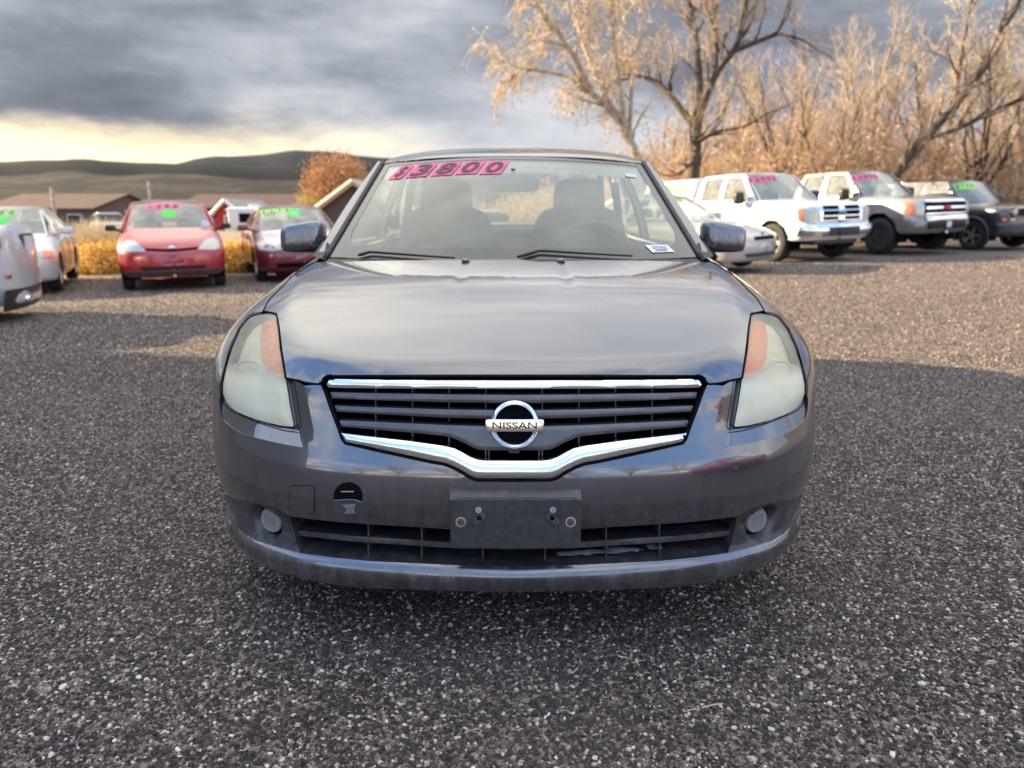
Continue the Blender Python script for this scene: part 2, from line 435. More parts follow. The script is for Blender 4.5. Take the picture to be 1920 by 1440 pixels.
_txt = {}
def text2d(s, bold=0.0, shear=0.0):
    """letters as flat triangles, centred, cap height 1"""
    key = (s, bold, shear)
    if key in _txt: return _txt[key]
    cu = bpy.data.curves.new('t', 'FONT'); cu.body = s; cu.offset = bold; cu.shear = shear; cu.align_x = 'CENTER'; cu.resolution_u = 4
    o = bpy.data.objects.new('t', cu); me = bpy.data.meshes.new_from_object(o)
    V = np.array([tuple(v.co) for v in me.vertices])[:, :2]; F = [tuple(p.vertices) for p in me.polygons]
    bpy.data.objects.remove(o); bpy.data.curves.remove(cu); bpy.data.meshes.remove(me)
    h = V[:, 1].max() - V[:, 1].min(); V[:, 1] -= V[:, 1].min(); V /= h
    V[:, 0] -= (V[:, 0].min() + V[:, 0].max()) / 2; V[:, 1] -= .5
    _txt[key] = (V, F); return V, F
# ------------------------------------------------------------------ shared car materials
M = {}
M['rubber'] = mat('tyre_rubber', (.018, .018, .018), .75, var=.3, vscale=20)
M['black'] = mat('black_plastic', (.014, .014, .015), .45, var=.3, vscale=30)
M['gap'] = mat('dark_gap', (.004, .004, .004), .9, spec=.1)
M['trimdark'] = mat('dark_trim', (.03, .031, .034), .55, var=.25, vscale=14, dirt=.35)
M['chrome'] = mat('chrome', (.80, .82, .86), .07, 1.0, var=.06, vscale=30)
M['alloy'] = mat('alloy', (.50, .50, .49), .3, .9)
M['steelblack'] = mat('black_steel', (.02, .02, .022), .4, .3)
M['interior'] = mat('interior_cloth', (.085, .086, .078), .85, var=.2)
M['interior2'] = mat('interior_plastic', (.060, .064, .060), .6, var=.2)
M['liner'] = mat('headliner', (.20, .20, .17), .9)
M['lamp'] = mat('lamp_glass', (.44, .44, .37), .18, .3, 1.0)
M['amber'] = mat('amber_lens', (.80, .18, .03), .25, 0, 1.0)
M['redlens'] = mat('red_lens', (.55, .01, .02), .2, 0, 1.0)
M['pink'] = mat('pink_tag', (.95, .10, .26), .6)
M['lime'] = mat('lime_tag', (.28, .90, .05), .6)
M['greencard'] = mat('green_card', (.07, .72, .08), .6)
M['ink'] = mat('tag_ink', (.045, .04, .04), .6)
M['white'] = mat('white_sticker', (.8, .8, .8), .6)
M['platew'] = mat('plate_white', (.6, .6, .62), .5)
M['glass'] = glass('car_glass', (.84, .90, .82), .08, (.42, .50, .44))
M['wind'] = glass('windscreen_glass', (.82, .92, .83), .13, (.56, .66, .52), ior=1.55)  # greenish film: light dust and the milky cloud reflection painted in
M['glassdark'] = glass('dark_glass', (.16, .17, .17), .05, (.3, .3, .3))

def wheel_meshes(r, wd, rim, style, key, _c={}):
    """tyre and rim of a wheel, axis along x, outer face at +x"""
    if key in _c: return _c[key]
    t = MB(); s = r * .0
    t.lathe([(rim * .98, -wd / 2 + .01), (r * .93, -wd / 2), (r * .985, -wd / 2 + .025), (r, -wd / 4), (r, wd / 4), (r * .985, wd / 2 - .025), (r * .93, wd / 2), (rim * 1.04, wd / 2 - .004), (rim * .98, wd / 2 - .015)], 'x', 40)
    to = t.build('tyre', M['rubber'], None, True); tm = to.data; bpy.data.objects.remove(to)
    q = MB()
    q.lathe([(rim, wd / 2 - .01), (rim * .93, wd / 2 - .012), (rim * .90, wd / 2 - .05), (rim * .9, -wd / 3)], 'x', 40)
    q.lathe([(rim * .9, wd / 2 - .07), (.01, wd / 2 - .07)], 'x', 24, mi=1)
    n = {'five': 5, 'six': 6, 'seven': 7, 'steel': 9, 'cap': 8}[style]
    for i in range(n):
        a = i * 2 * math.pi / n; ca, sa = math.cos(a), math.sin(a); w0, w1 = (rim * .17, rim * .20) if style != 'cap' else (rim * .13, rim * .25)
        P = []
        for rr, ww, xx in ((rim * .12, w0, wd / 2 - .02), (rim * .92, w1, wd / 2 - .022)):
            for sgn in (-1, 1):
                for dxx in (0, -.03): P.append((xx + dxx, rr * ca - sgn * ww * sa, rr * sa + sgn * ww * ca))
        q.add(P, [(0, 4, 6, 2), (0, 1, 5, 4), (2, 6, 7, 3), (4, 5, 7, 6)])
    q.lathe([(rim * .22, wd / 2 - .03), (rim * .2, wd / 2 - .008), (.004, wd / 2 - .004)], 'x', 20)
    ro = q.build('rim', [M['steelblack'] if style == 'steel' else M['alloy'], M['gap']], None, True, 30); rm = ro.data; bpy.data.objects.remove(ro)
    _c[key] = (tm, rm); return _c[key]
def wheel(car, x, y, r, wd=.2, rim=.2, style='five', key='a', z=None, steer=0.0):
    tm, rm = wheel_meshes(r, wd, rim, style, key)
    for nm, me in (('tyre', tm), ('rim', rm)):
        o = bpy.data.objects.new(nm, me); col.objects.link(o)
        if nm == 'tyre': o.name = 'tyre'; o.parent = car; o.location = (x, y, r if z is None else z); o.rotation_euler = (0, 0, (0 if x > 0 else math.pi) + steer); base = o
        else: o.parent = base

def patch(bot, top, nu=17, nv=9, bulge=.02, u0=-1, u1=1, v0=0, v1=1, off=0.0):
    """ruled windscreen patch: bot/top = (xhalf, yc, yco, zc, zco)"""
    u = np.linspace(u0, u1, nu); v = np.linspace(v0, v1, nv); U, V = np.meshgrid(u, v, indexing='ij')
    return wpt(bot, top, U, V, bulge, off)
def wpt(bot, top, U, V, bulge=.02, off=0.0):
    def cur(c): a = np.abs(U); return np.stack([c[0] * U, c[1] + (c[2] - c[1]) * a ** 2.2, c[3] + (c[4] - c[3]) * a ** 2], -1)
    A, B = cur(bot), cur(top); P = A + (B - A) * V[..., None]
    n = np.array([0, -(top[3] - bot[3]), (top[1] - bot[1])]); n = n / np.linalg.norm(n)
    if top[1] < bot[1]: n = np.array([0, (top[3] - bot[3]), -(top[1] - bot[1])]); n /= np.linalg.norm(n)
    return P + n * (bulge * np.sin(np.pi * V) * (1 - U ** 2))[..., None] + n * off
def frame_patch(mb, bot, top, a, b, c, bulge=.02, off=0.0, mi=0):
    """border strips of a patch: side fraction a, bottom b, top c"""
    for (u0, u1, v0, v1) in ((-1, -1 + a, 0, 1), (1 - a, 1, 0, 1), (-1 + a, 1 - a, 0, b), (-1 + a, 1 - a, 1 - c, 1)):
        if (u1 - u0) <= 0 or (v1 - v0) <= 0: continue
        mb.grid(patch(bot, top, 14, 8, bulge, u0, u1, v0, v1, off), mi, True)

def greenhouse(car, g, paint, win_m, wind_m, rear=True, bstep=.05, gapm=None, frit=True, windows_side=(1, -1)):
    """roof, pillars and glass of a cabin. g: bot, top, rbot, rtop curves, xb, xt, zb, zt, rail [(y,z)], wins [poly]"""
    bot, top, rbot, rtop = g['bot'], g['top'], g['rbot'], g['rtop']
    rail = g['rail']; zb, zt, xb, xt = g['zb'], g['zt'], g['xb'], g['xt']
    X = lambda z: xb + (xt - xb) * np.clip((z - zb) / (zt - zb), -.2, 1.2) + .02 * np.sin(np.pi * np.clip((z - zb) / (zt - zb), 0, 1))
    poly = [(bot[2], bot[4])] + list(rail) + [(rbot[2], rbot[4])]
    for sd in (1, -1):
        holes = [resamp(h, bstep) for h in g['wins']]
        V2, T = cdt(resamp(poly, bstep), holes, bstep)
        P = np.c_[sd * X(V2[:, 1]), V2]
        if sd > 0: Tt = T
        else: Tt = T[:, ::-1]
        E = bedges(T); n0 = len(P); idx = sorted({i for e in E for i in e}); mp = {i: j for j, i in enumerate(idx)}
        A = P[idx]; B = A + np.array([-sd * .03, 0, 0]); F = [tuple(t) for t in Tt]
        k = len(idx)
        for a, b in E:
            f = (n0 + mp[a], n0 + mp[b], n0 + k + mp[b], n0 + k + mp[a]); F.append(f[::-1] if sd > 0 else f)
        mk('door_frame', np.concatenate([P, A, B]), F, paint, car, True)
        for h in g['wins']:
            V2, T = cdt(resamp(h, bstep), [], bstep * 2)
            P = np.c_[sd * (X(V2[:, 1]) - .012), V2]
            mk('side_window', P, T if sd > 0 else T[:, ::-1], win_m, car, True)
            if gapm:
                hp = np.array(resamp(h, bstep)); hp = np.vstack([hp, hp[:1]])
                MB().tube(np.c_[sd * (X(hp[:, 1]) - .003), hp], .008, 6, cap=False).build('window_seal', gapm, car, True)
    # roof: rows follow the rail between the two glass edges
    ys = [p[0] for p in rail]; zs = [p[1] for p in rail]; nu = 25
    u = np.linspace(-1, 1, nu); rows = []
    tt = np.linspace(0, 1, 22); Rl = Pchip([(a, b) for a, b in zip(np.linspace(0, 1, len(rail)), ys)]); Rz = Pchip([(a, b) for a, b in zip(np.linspace(0, 1, len(rail)), zs)])
    for t_ in tt:
        yc = top[1] + (rtop[1] - top[1]) * t_; yr, zr = float(Rl(t_)), float(Rz(t_))
        zc0 = top[3] * (1 - t_) + rtop[3] * t_ + g.get('crown', .05) * math.sin(math.pi * t_) ** .8
        a = np.abs(u); xx = float(X(zr))
        rows.append(np.stack([xx * np.sign(u) * a ** .85, yc + (yr - yc) * a ** 2.2, zr + (max(zc0, zr) - zr) * (1 - a ** 2.6)], -1))
    P = np.stack(rows); r = MB(); r.grid(P); ro = r.build('roof', paint, car, True)
    lin = P.copy(); lin[..., 2] -= .035; lin[..., 0] *= .97
    MB().grid(lin).build('headliner', M['liner'], car, True)
    # windscreen and rear window
    fb = MB(); a_, b_, c_ = g.get('wf', (.045, .05, .03)); frame_patch(fb, bot, top, a_, b_, c_, off=.001); fb.build('windscreen_frame', g.get('wfm', paint), car, True)
    if rear: fb = MB(); frame_patch(fb, rbot, rtop, .07, .06, .05); fb.build('rear_window_frame', g.get('wfm', paint), car, True)
    ws = MB().grid(patch(bot, top, 25, 13, .02, -1 + a_, 1 - a_, b_, 1 - c_), 0, True).build('windscreen', wind_m, car, True)
    if rear: MB().grid(patch(rbot, rtop, 17, 9, .02, -.93, .93, .06, .95)).build('rear_window', win_m, car, True)
    return X, ws

def price_tags(car, g, s, u, v, h, wd, gap, m, lean=.25, ink=True, card=None, ctx=.0):
    """numbered tags stuck inside the windscreen; u = centre, v = middle (fractions), sizes in metres"""
    bot, top = g['bot'], g['top']; n = len(s)
    A = wpt(bot, top, np.array(u), np.array(v)); Bx = wpt(bot, top, np.array(u + .01), np.array(v)); Bz = wpt(bot, top, np.array(u), np.array(v + .01))
    su = np.linalg.norm(Bx - A) / .01; sv = np.linalg.norm(Bz - A) / .01
    q = MB(); t = MB()
    for i, ch in enumerate(s):
        cx = (i - (n - 1) / 2) * (wd + gap); w = wd / 2; hh = h / 2
        K = np.array([(cx - w - lean * hh, -hh), (cx + w - lean * hh, -hh), (cx + w + lean * hh, hh), (cx - w + lean * hh, hh)])
        q.add(wpt(bot, top, u + K[:, 0] / su, v + K[:, 1] / sv, off=.004), [(0, 1, 2, 3)])
        if ink:
            V, F = text2d(ch, .035, .0); V = V * h * .80; wmax = np.ptp(V[:, 0]); V[:, 0] *= min(1.0, wd * .82 / wmax); V = V.copy(); V[:, 0] += cx + V[:, 1] * lean
            t.add(wpt(bot, top, u + V[:, 0] / su, v + V[:, 1] / sv, off=.0065), F)
    o = q.build('price_tag', m, car)
    if ink: t.build('price_digits', M['ink'], o)
    if card:
        cu, cvv, cw, chh = card
        K = np.array([(-cw, -chh), (cw, -chh), (cw, chh), (-cw, chh)]) / 2
        MB().add(wpt(bot, top, cu + K[:, 0] / su, cvv + K[:, 1] / sv, off=.004), [(0, 1, 2, 3)]).build('price_card', M['greencard'], car)

def seats(car, xs, y, zb, h=.42, head=True):
    for x in xs:
        o = sbox('seat', (x, y, zb + h * .4), (.48, .16, h * 1.25), M['interior'], car, e=.5)
        if head: sbox('headrest', (x, y + .02, zb + h + .13), (.26, .12, .19), M['interior'], o, e=.55)

# ================================================================== the grey sedan in the foreground
YF, X0, AX = 1.72, .005, 964.0
B = Body(y0=[(.15, .030), (.19, .012), (.234, .0), (.240, .001), (.262, .030), (.32, .040), (.37, .012), (.44, .0), (.50, .006), (.56, .024), (.63, .045), (.70, .063), (.76, .09), (.84, .16), (.95, .4), (1.1, .6)],
         Wz=[(.12, .865), (.2, .882), (.3, .895), (.45, .905), (.6, .910), (.75, .908), (.85, .895), (1.0, .885), (1.2, .875)],
         Zc=[(-.2, .60), (.0, .695), (.07, .737), (.12, .762), (.2, .792), (.35, .840), (.6, .900), (.9, .944), (1.15, .968), (1.6, .985), (3.9, 1.02), (4.4, 1.06), (4.65, 1.06), (4.82, .98)],
         Lf=.52, n=2.9, L=4.82, zb=.168, k=.10, kf=.03, crown=.018, hw=.88, kb=.03,
         crease=[(0, .53), (.1, .548), (.32, .62), (.6, .685), (1.05, .735), (1.5, .80), (4.8, .80)], cs=.25)
P_S, P_C = math.sin(R(PITCH)), math.cos(R(PITCH))
def rays(pp):
    pp = np.asarray(pp, float); u = -np.abs(pp[:, 0] - AX) / FPX; v = (720 - pp[:, 1]) / FPX
    D = np.c_[u, P_C + v * P_S, -P_S + v * P_C]; return D / np.linalg.norm(D, axis=1)[:, None]
OC = np.array([0, -YF, CAMH])
def px(*pp, step=6):
    """points of the body seen at these spots of the picture (left half)"""
    q = resamp(np.array(pp, float), step, False) if len(pp) > 1 else np.array(pp, float)
    return B.first(OC, rays(q))
mir = lambda P: P[::-1] * np.array([-1, 1, 1])
def both(P): return np.concatenate([P, mir(P)[1:] if abs(P[-1, 0]) < .004 else mir(P)])

M['paint'] = mat('gunmetal_paint', (.078, .086, .106), .24, .8, 1.0, coatrough=.02); M['paint'].node_tree.nodes['Principled BSDF'].inputs['Coat IOR'].default_value = 1.95
def paint_detail(m):
    t = NT(m.node_tree); p = t.n['Principled BSDF']; oc = t.new('ShaderNodeTexCoord').outputs['Object']
    base = (.078, .086, .106)
    f = t.noise(oc, 3, 6, .6); z = t.new('ShaderNodeSeparateXYZ', ins={0: oc}).outputs[2]
    low = t.math('MULTIPLY', t.mapr(z, .62, .22, 0, 1, True), t.mapr(t.noise(t.vmath('MULTIPLY', oc, (14, 4, 3)), 2.4, 6, .65), .38, .72, .05, 1))
    sp = t.mapr(t.noise(oc, 150, 2, .5), .70, .74, 0, 1); spm = t.mapr(t.noise(oc, 9, 2, .5), .5, .6, 0, 1)
    ch = t.math('MULTIPLY', sp, spm)
    dk = t.math('MULTIPLY', t.mapr(t.noise(t.vmath('MULTIPLY', oc, (1, .45, 1)), 95, 2, .5), .715, .74, 0, 1), t.mapr(t.noise(oc, 6, 2, .5), .48, .6, 0, 1))
    c = t.mix(t.math('MULTIPLY', low, .55), base, (.15, .135, .125))
    c = t.mix(t.math('MULTIPLY', t.mapr(f, .35, .75, 0, 1), .10), c, (.20, .19, .18))
    c = t.mix(dk, c, (.02, .018, .015)); c = t.mix(ch, c, (.26, .25, .24))
    t.l.new(c, p.inputs['Base Color'])
    t.l.new(t.math('ADD', t.math('MULTIPLY', low, .4), t.mapr(f, .3, .7, .01, .04)), p.inputs['Coat Roughness'])
    t.l.new(t.math('SUBTRACT', .75, t.math('MAXIMUM', t.math('MULTIPLY', low, .5), t.math('MAXIMUM', dk, ch))), p.inputs['Metallic'])
    b = t.new('ShaderNodeBump', ins={'Strength': .05, 'Distance': .004, 'Height': t.noise(oc, 4.5, 3, .5)})
    t.l.new(b.outputs[0], p.inputs['Coat Normal'])
paint_detail(M['paint'])
def chrome_detail(m):
    t = NT(m.node_tree); p = t.n['Principled BSDF']; oc = t.new('ShaderNodeTexCoord').outputs['Object']
    f = t.noise(t.vmath('MULTIPLY', oc, (1, 1, .6)), 26, 5, .7)
    t.l.new(t.mix(t.math('MULTIPLY', t.mapr(f, .42, .72, 0, 1), .35), (.86, .89, .95), (.50, .50, .50)), p.inputs['Base Color'])
    t.l.new(t.mapr(f, .35, .7, .08, .3), p.inputs['Roughness'])
M['chromed'] = mat('spotted_chrome', (.85, .88, .93), .1, 1.0); chrome_detail(M['chromed'])
M['slat'] = mat('slat_paint', (.10, .10, .105), .33, .55, .4, var=.15, vscale=30, coatrough=.12)
M['bezel'] = mat('bezel_plastic', (.032, .034, .040), .42, .1, .25, var=.2, vscale=10, dirt=.35, coatrough=.2)
M['plate'] = mat('bracket_plastic', (.030, .031, .033), .40, 0, 0, dirt=.16, vscale=22)
M['rust'] = mat('rusty_screw', (.13, .055, .03), .8, var=.4, vscale=200)
M['scrape'] = mat('scraped_plastic', (.30, .32, .30), .8, var=.4, vscale=60)
M['alum'] = mat('radiator_fins', (.22, .20, .16), .5, .4, var=.5, vscale=90)

def lens_mat():
    m = bpy.data.materials.new('hazed_lens'); m.use_nodes = True; t = NT(m.node_tree); t.n.clear(); o = t.new('ShaderNodeOutputMaterial')
    oc = t.new('ShaderNodeTexCoord').outputs['Object']; z = t.new('ShaderNodeSeparateXYZ', ins={0: oc}).outputs[2]
    f = t.noise(oc, 9, 6, .6); g = t.noise(oc, 45, 6, .7)
    c = t.mix(t.mapr(f, .35, .65, 0, 1), (.92, .86, .56), (.86, .84, .64))
    c = t.mix(t.math('MULTIPLY', t.mapr(g, .5, .68, 0, 1), t.mapr(z, .70, .60, 0, 1)), c, (.78, .80, .74))
    d = t.new('ShaderNodeBsdfDiffuse', ins={0: c}); tr = t.new('ShaderNodeBsdfTransparent', ins={0: (.97, .94, .80, 1)})
    tl = t.new('ShaderNodeBsdfTranslucent', ins={0: c})
    dd = t.new('ShaderNodeMixShader', ins={0: .10, 1: d.outputs[0], 2: tl.outputs[0]})
    haze = t.math('ADD', t.mapr(z, .735, .685, .24, .84, True), t.mapr(f, .3, .7, -.10, .10))
    m1 = t.new('ShaderNodeMixShader', ins={0: haze, 1: tr.outputs[0], 2: dd.outputs[0]})
    gl = t.new('ShaderNodeBsdfGlossy', ins={'Roughness': t.mapr(g, .3, .7, .10, .28)}); fr = t.new('ShaderNodeFresnel', ins={'IOR': 1.5})
    m2 = t.new('ShaderNodeMixShader', ins={0: t.math('MULTIPLY', fr.outputs[0], .9), 1: m1.outputs[0], 2: gl.outputs[0]})
    t.l.new(m2.outputs[0], o.inputs[0]); return m
M['lens'] = lens_mat(); M['lensedge'] = mat('lens_edge', (.22, .22, .18), .3, 0, .6)

car = empty('sedan', (X0, YF, 0), 0, 'dark grey four door sedan facing the camera with pink price tags reading 3800', 'car')
SP = Sph(B, (0, 1.1, .45)); TP = Top(B)
YS = .60                                                                 # the nose panels end at this station
# ---- outlines
seam = rounded([(600, 476), (580, 489), (548, 519), (520, 548), (506, 561), (494, 583)], 2)
hl_in = [(519, 588), (523, 612), (527, 655), (536, 709)]
hood_front = [(536, 709), (556, 713), (575, 717), (597, 719), (602, 716), (606, 709), (612, 704.5), (622, 703), (700, 702.5), (830, 702), (964, 702)]
seamP = px(*seam); hoodA = np.concatenate([seamP, px((494, 583), (505, 584), (515, 586), *hl_in)[1:], px(*hood_front)[1:]])
xr = np.linspace(seamP[0, 0], 0, 14); rear = np.c_[xr, 1.115 - .03 * (1 - (xr / .75) ** 2), 0 * xr]
hoodL = np.concatenate([rear[::-1][:-1], hoodA]); hood2 = hoodL.copy(); hood2[-1, 0] = 0; hood2[0, 0] = 0
full = np.concatenate([hood2[1:], (hood2[1:-1] * np.array([-1, 1, 1]))[::-1], hood2[:1]])
def hood_disp(P, V2):
    # two shallow washer channels and a slightly raised centre panel
    x = np.abs(P[:, 0]); y = P[:, 1]
    xc = .175 + .02 * (1.1 - y); w = .010 + .006 * (1.1 - y)
    return -.0045 * np.exp(-((x - xc) / w) ** 2) * sstep(.35, .9, y)
hood = panel('hood', TP, full, M['paint'], car, step=.022, bstep=.010, flange=.012, disp=hood_disp)[0]
# custom normals for hood with displacement: recompute from the implicit surface plus channel slope
# ---- headlights
HL = np.array([(488, 587), (503, 585), (515, 586), (520, 591), (523, 612), (527, 655), (537, 715), (550, 797), (547, 800), (525, 798), (500, 792), (478, 786), (456, 778), (443, 772), (431, 764), (421, 752), (416, 738), (416, 720), (420, 700), (426, 675), (434, 650), (449, 616), (466, 595), (476, 589)], float)
HLc = np.vstack([HL, HL[:1]])
hlP = px(*HLc, step=5)[:-1]
for sd, nm in ((1, 0), (-1, 1)): pass
def group_disp(k): return lambda P, V2: np.full(len(P), k)
for o in panel('headlight', SP, hlP, M['lens'], car, step=.014, bstep=.006, pillow=.007, pr=.03, inset=.004, flange=.03, fm=M['lensedge'], mirror=True):
    o['label'] = 'yellowed hazy headlight lens'
def under(name, poly, m, inset, sd, parent, step=.02, fl=.01, pil=0.0):
    Q = px(*np.vstack([poly, poly[:1]]), step=6)[:-1]
    o = panel(name, SP, Q, m, parent, step=step, bstep=.01, inset=inset, flange=fl, pillow=pil, pr=.05)[0]
    if sd > 0:
        me = o.data; c = np.empty(len(me.vertices) * 3); me.vertices.foreach_get('co', c); c = c.reshape(-1, 3); c[:, 0] *= -1
        me.vertices.foreach_set('co', c.ravel()); me.flip_normals()
    return o
M['reflector'] = mat('reflector', (.86, .85, .72), .35, 0, var=.15, vscale=30)
M['orange'] = mat('orange_reflector', (.95, .26, .06), .35, 0, .5, var=.2, vscale=60)
heads = [o for o in car.children if o.name.startswith('headlight')]
for o, sd in zip(heads, (-1, 1)):
    under('reflector', HL * [1, 1] + (HL.mean(0) - HL) * .03, M['reflector'], .032, sd, o)
    under('turn_signal', np.array([(488, 600), (500, 594), (514, 595), (519, 620), (524, 660), (530, 708), (500, 696), (484, 668), (483, 630)], float), M['orange'], .012, sd, o, .012, .02, .004)
    under('low_beam_bowl', np.array([(440, 690), (462, 676), (488, 680), (505, 700), (510, 730), (500, 758), (478, 766), (452, 758), (438, 738), (434, 712)], float), M['chrome'], .038, sd, o, .012, .02, -.02)
    under('turn_signal', np.array([(424, 682), (431, 682), (430, 712), (427, 738), (420, 736), (419, 712)], float), M['orange'], .012, sd, o, .012, .01)
    dp = px((424, 704), (436, 686), (452, 676), (470, 675), (486, 684), (499, 697), (514, 703), (530, 704)); dp = dp - B.N(dp) * .007
    MB().tube(dp * np.array([-sd, 1, 1]), .0035, 6).build('lamp_divider', M['white'], o, True)
# ---- bumper cover
outer = px((412, 750), (405, 780), step=6)
ledge_top = HL[[7, 8, 9, 10, 11, 12, 13, 14, 15, 16, 17]]
bl = px((602, 722), (588, 722), (571, 723), (583, 780), (596, 843), (560, 838), (517, 830), (480, 821), (452, 812), (432, 800), (418, 786), (413, 768), (412, 748), step=6)
s2 = SP.to2(bl[-1:])[0]; tgt = SP.to2(np.array([[-.893, YS, .66]]))[0]
seamB = SP.lift(np.array([s2 + (tgt - s2) * t for t in np.linspace(0, 1, 9)[1:]]))
zz_ = np.linspace(.64, .235, 16); down = np.c_[np.full(16, -.88), np.full(16, YS), zz_]
down = SP.lift(SP.to2(down))
bot = px((458, 1051), (487, 1069), (528, 1083), (563, 1092), (662, 1102), (838, 1108), (964, 1110), step=8)
gl_ = px((602, 722), (608, 733), (620, 768), (633, 802), (638, 818), (643, 829), (655, 833), (715, 846), (808, 866), (832, 870), (848, 876), (867, 886), (882, 896), (895, 900), (964, 901), step=5)
left = np.concatenate([gl_[::-1], bl[1:], seamB, down, bot[:-1]]); cbot = bot[-1].copy(); cbot[0] = 0
left[0, 0] = 0
poly = np.concatenate([left, [cbot], (left[1:] * np.array([-1, 1, 1]))[::-1]])
hole_up = px((423, 925), (436, 933), (450, 937), (480, 942), (514, 950), (545, 968), (580, 973), (633, 979), (709, 984), (838, 992), (964, 993), step=6)
hole_lo = px((964, 1062), (838, 1059), (692, 1052), (620, 1045), (563, 1037), (510, 1023), (480, 1014), (458, 1000), (440, 980), (428, 955), (423, 925), step=6)
hole_up[-1, 0] = 0; hole_lo[0, 0] = 0
hl_ = np.concatenate([hole_lo[:-1], hole_up])            # left half, from bottom centre round to top centre
hole = np.concatenate([hl_, (hl_[1:-1] * np.array([-1, 1, 1]))[::-1]])
bumper = panel('front_bumper', SP, poly, M['paint'], car, step=.02, bstep=.008, holes=[hole], flange=.02)[0]
# facet and ledge beside the headlights
fac = np.array([(537, 712), (556, 715), (571, 723), (583, 780), (596, 843), (573, 823), (551, 801), (544, 760)], float)
def edge_disp(edge_px, depth, width):
    E = px(*edge_px, step=6)
    def f(P, V2):
        if P[0, 0] * E[0, 0] < 0: Q = P * np.array([-1, 1, 1])
        else: Q = P
        d = np.min(np.linalg.norm(Q[:, None] - E[None], axis=2), 1); return -depth * np.clip(1 - d / width, 0, 1)
    return f
def ccl(a, step=5): return px(*np.vstack([a, a[:1]]), step=step)[:-1]
panel('bumper_facet', SP, ccl(fac), M['paint'], car, step=.008, bstep=.005, flange=.0, mirror=True, disp=edge_disp([(537, 712), (544, 760), (551, 801)], .013, .055))
led = np.vstack([[(551, 801), (573, 823), (596, 843), (560, 838), (517, 830), (480, 821), (452, 812), (432, 800), (418, 786), (413, 768), (412, 748), (414, 736)], HL[16:6:-1]])
panel('bumper_ledge', SP, ccl(led), M['paint'], car, step=.008, bstep=.005, flange=.0, mirror=True, disp=edge_disp([(551, 801), (525, 798), (500, 792), (456, 778), (431, 764), (416, 742)], .019, .055))
# ---- fog lamp bezels
bez = np.concatenate([[(423, 925), (436, 933), (450, 937), (480, 942), (514, 950), (545, 968)], [(552, 998), (556, 1016), (563, 1037)], [(510, 1023), (480, 1014), (458, 1000), (440, 980), (428, 955)]])
fogc = px((499, 979))[0]
def bez_disp(P, V2):
    c = fogc * np.array([np.sign(P[0, 0]) * -1, 1, 1]); d = np.linalg.norm((P - c) * np.array([1, .8, 1]), axis=1)
    return -.004 - .030 * (1 - sstep(.034, .058, d))
panel('fog_bezel', SP, ccl(bez), M['bezel'], car, step=.008, bstep=.006, flange=.015, mirror=True, disp=bez_disp)
for sd in (-1, 1):
    n = B.N(fogc[None])[0]; c = fogc - n * .022; c = c * np.array([-sd, 1, 1]); nn = n * np.array([-sd, 1, 1])
    q = MB(); q.lathe([(.036, .02), (.036, -.004), (.033, -.008), (.030, -.007), (.020, -.009), (.019, -.006), (.001, -.006)], 'y', 36)
    MB().lathe([(.0375, .02), (.0375, -.001), (.043, .001), (.043, .02)], 'y', 40).build('fog_lamp_ring', M['gap'], car, True)
    for i in range(10):
        a = i * .628 + .2; q.box((.025 * math.cos(a), -.0085, .025 * math.sin(a)), (.0016, .002, .008) if abs(math.sin(a)) > .7 else (.008, .002, .0016))
    for j in range(7): q.box((0, -.007, -.012 + j * .004), (.022 if j in (0, 6) else .030, .002, .0016))
    o = q.build('fog_lamp_cover', mat('fog_cover_plastic', (.26, .26, .25), .5, dirt=.4, vscale=30) if sd < 0 else bpy.data.materials['fog_cover_plastic'], car, auto=30)
    fw = Vector(nn) * .75 + Vector((0, -1, 0)) * .25
    o.location = c; o.rotation_euler = fw.to_track_quat('-Y', 'Z').to_euler()
    for r_ in car.children:
        if r_.name.startswith('fog_lamp_ring') and r_.location.length < 1e-6: r_.location = c; r_.rotation_euler = o.rotation_euler
# ---- lower intake: mid bar, ribs, floor and dark mesh behind
def strip(name, up, lo, m, inset, fl, pil=.003, pr=.01, step=.008, mirrorit=False, half=False, fm=None):
    U = px(*up, step=6); L_ = px(*lo, step=6)
    if not half:
        U[-1, 0] = 0; L_[-1, 0] = 0
        l = np.concatenate([L_[::-1], U]); P = np.concatenate([l, (l[1:-1] * np.array([-1, 1, 1]))[::-1]])
    else: P = np.concatenate([L_[::-1], U])
    return panel(name, SP, P, m, car, step=step, bstep=step * .8, inset=inset, flange=fl, fdir=(0, 1, -.05), pillow=pil, pr=pr, mirror=mirrorit, fm=fm)
strip('intake_bar', [(552, 997), (662, 1008), (837, 1019), (964, 1021)], [(554, 1006), (662, 1018), (837, 1029), (964, 1032)], M['bezel'], .010, .07, .002, .006, .01, fm=M['bezel'])
# floor and ceiling of the lower intake
fl_ = px((563, 1037), (620, 1045), (692, 1052), (838, 1059), (964, 1062), step=10); fl_[-1, 0] = 0; fl_ = both(fl_)
q = MB(); q.grid(np.stack([fl_ + np.array([0, .002, -.002]), fl_ + np.array([0, .13, .004])], 1)); q.build('intake_floor', M['bezel'], car, True)
ce_ = px((545, 969), (633, 979), (709, 984), (838, 992), (964, 993), step=10); ce_[-1, 0] = 0; ce_ = both(ce_)
q = MB(); q.grid(np.stack([ce_ + np.array([0, .004, .002]), ce_ + np.array([0, .13, .010])], 1)); q.build('intake_top', M['gap'], car, True)
q = MB(); A = fl_[:, :]; xs = np.linspace(fl_[0, 0], -fl_[0, 0], 30)
q.grid(np.stack([np.c_[xs, .17 + .55 * (xs / .9) ** 4, .22 + 0 * xs], np.c_[xs, .17 + .55 * (xs / .9) ** 4, .40 + 0 * xs]], 1)); q.build('radiator_screen', M['gap'], car)
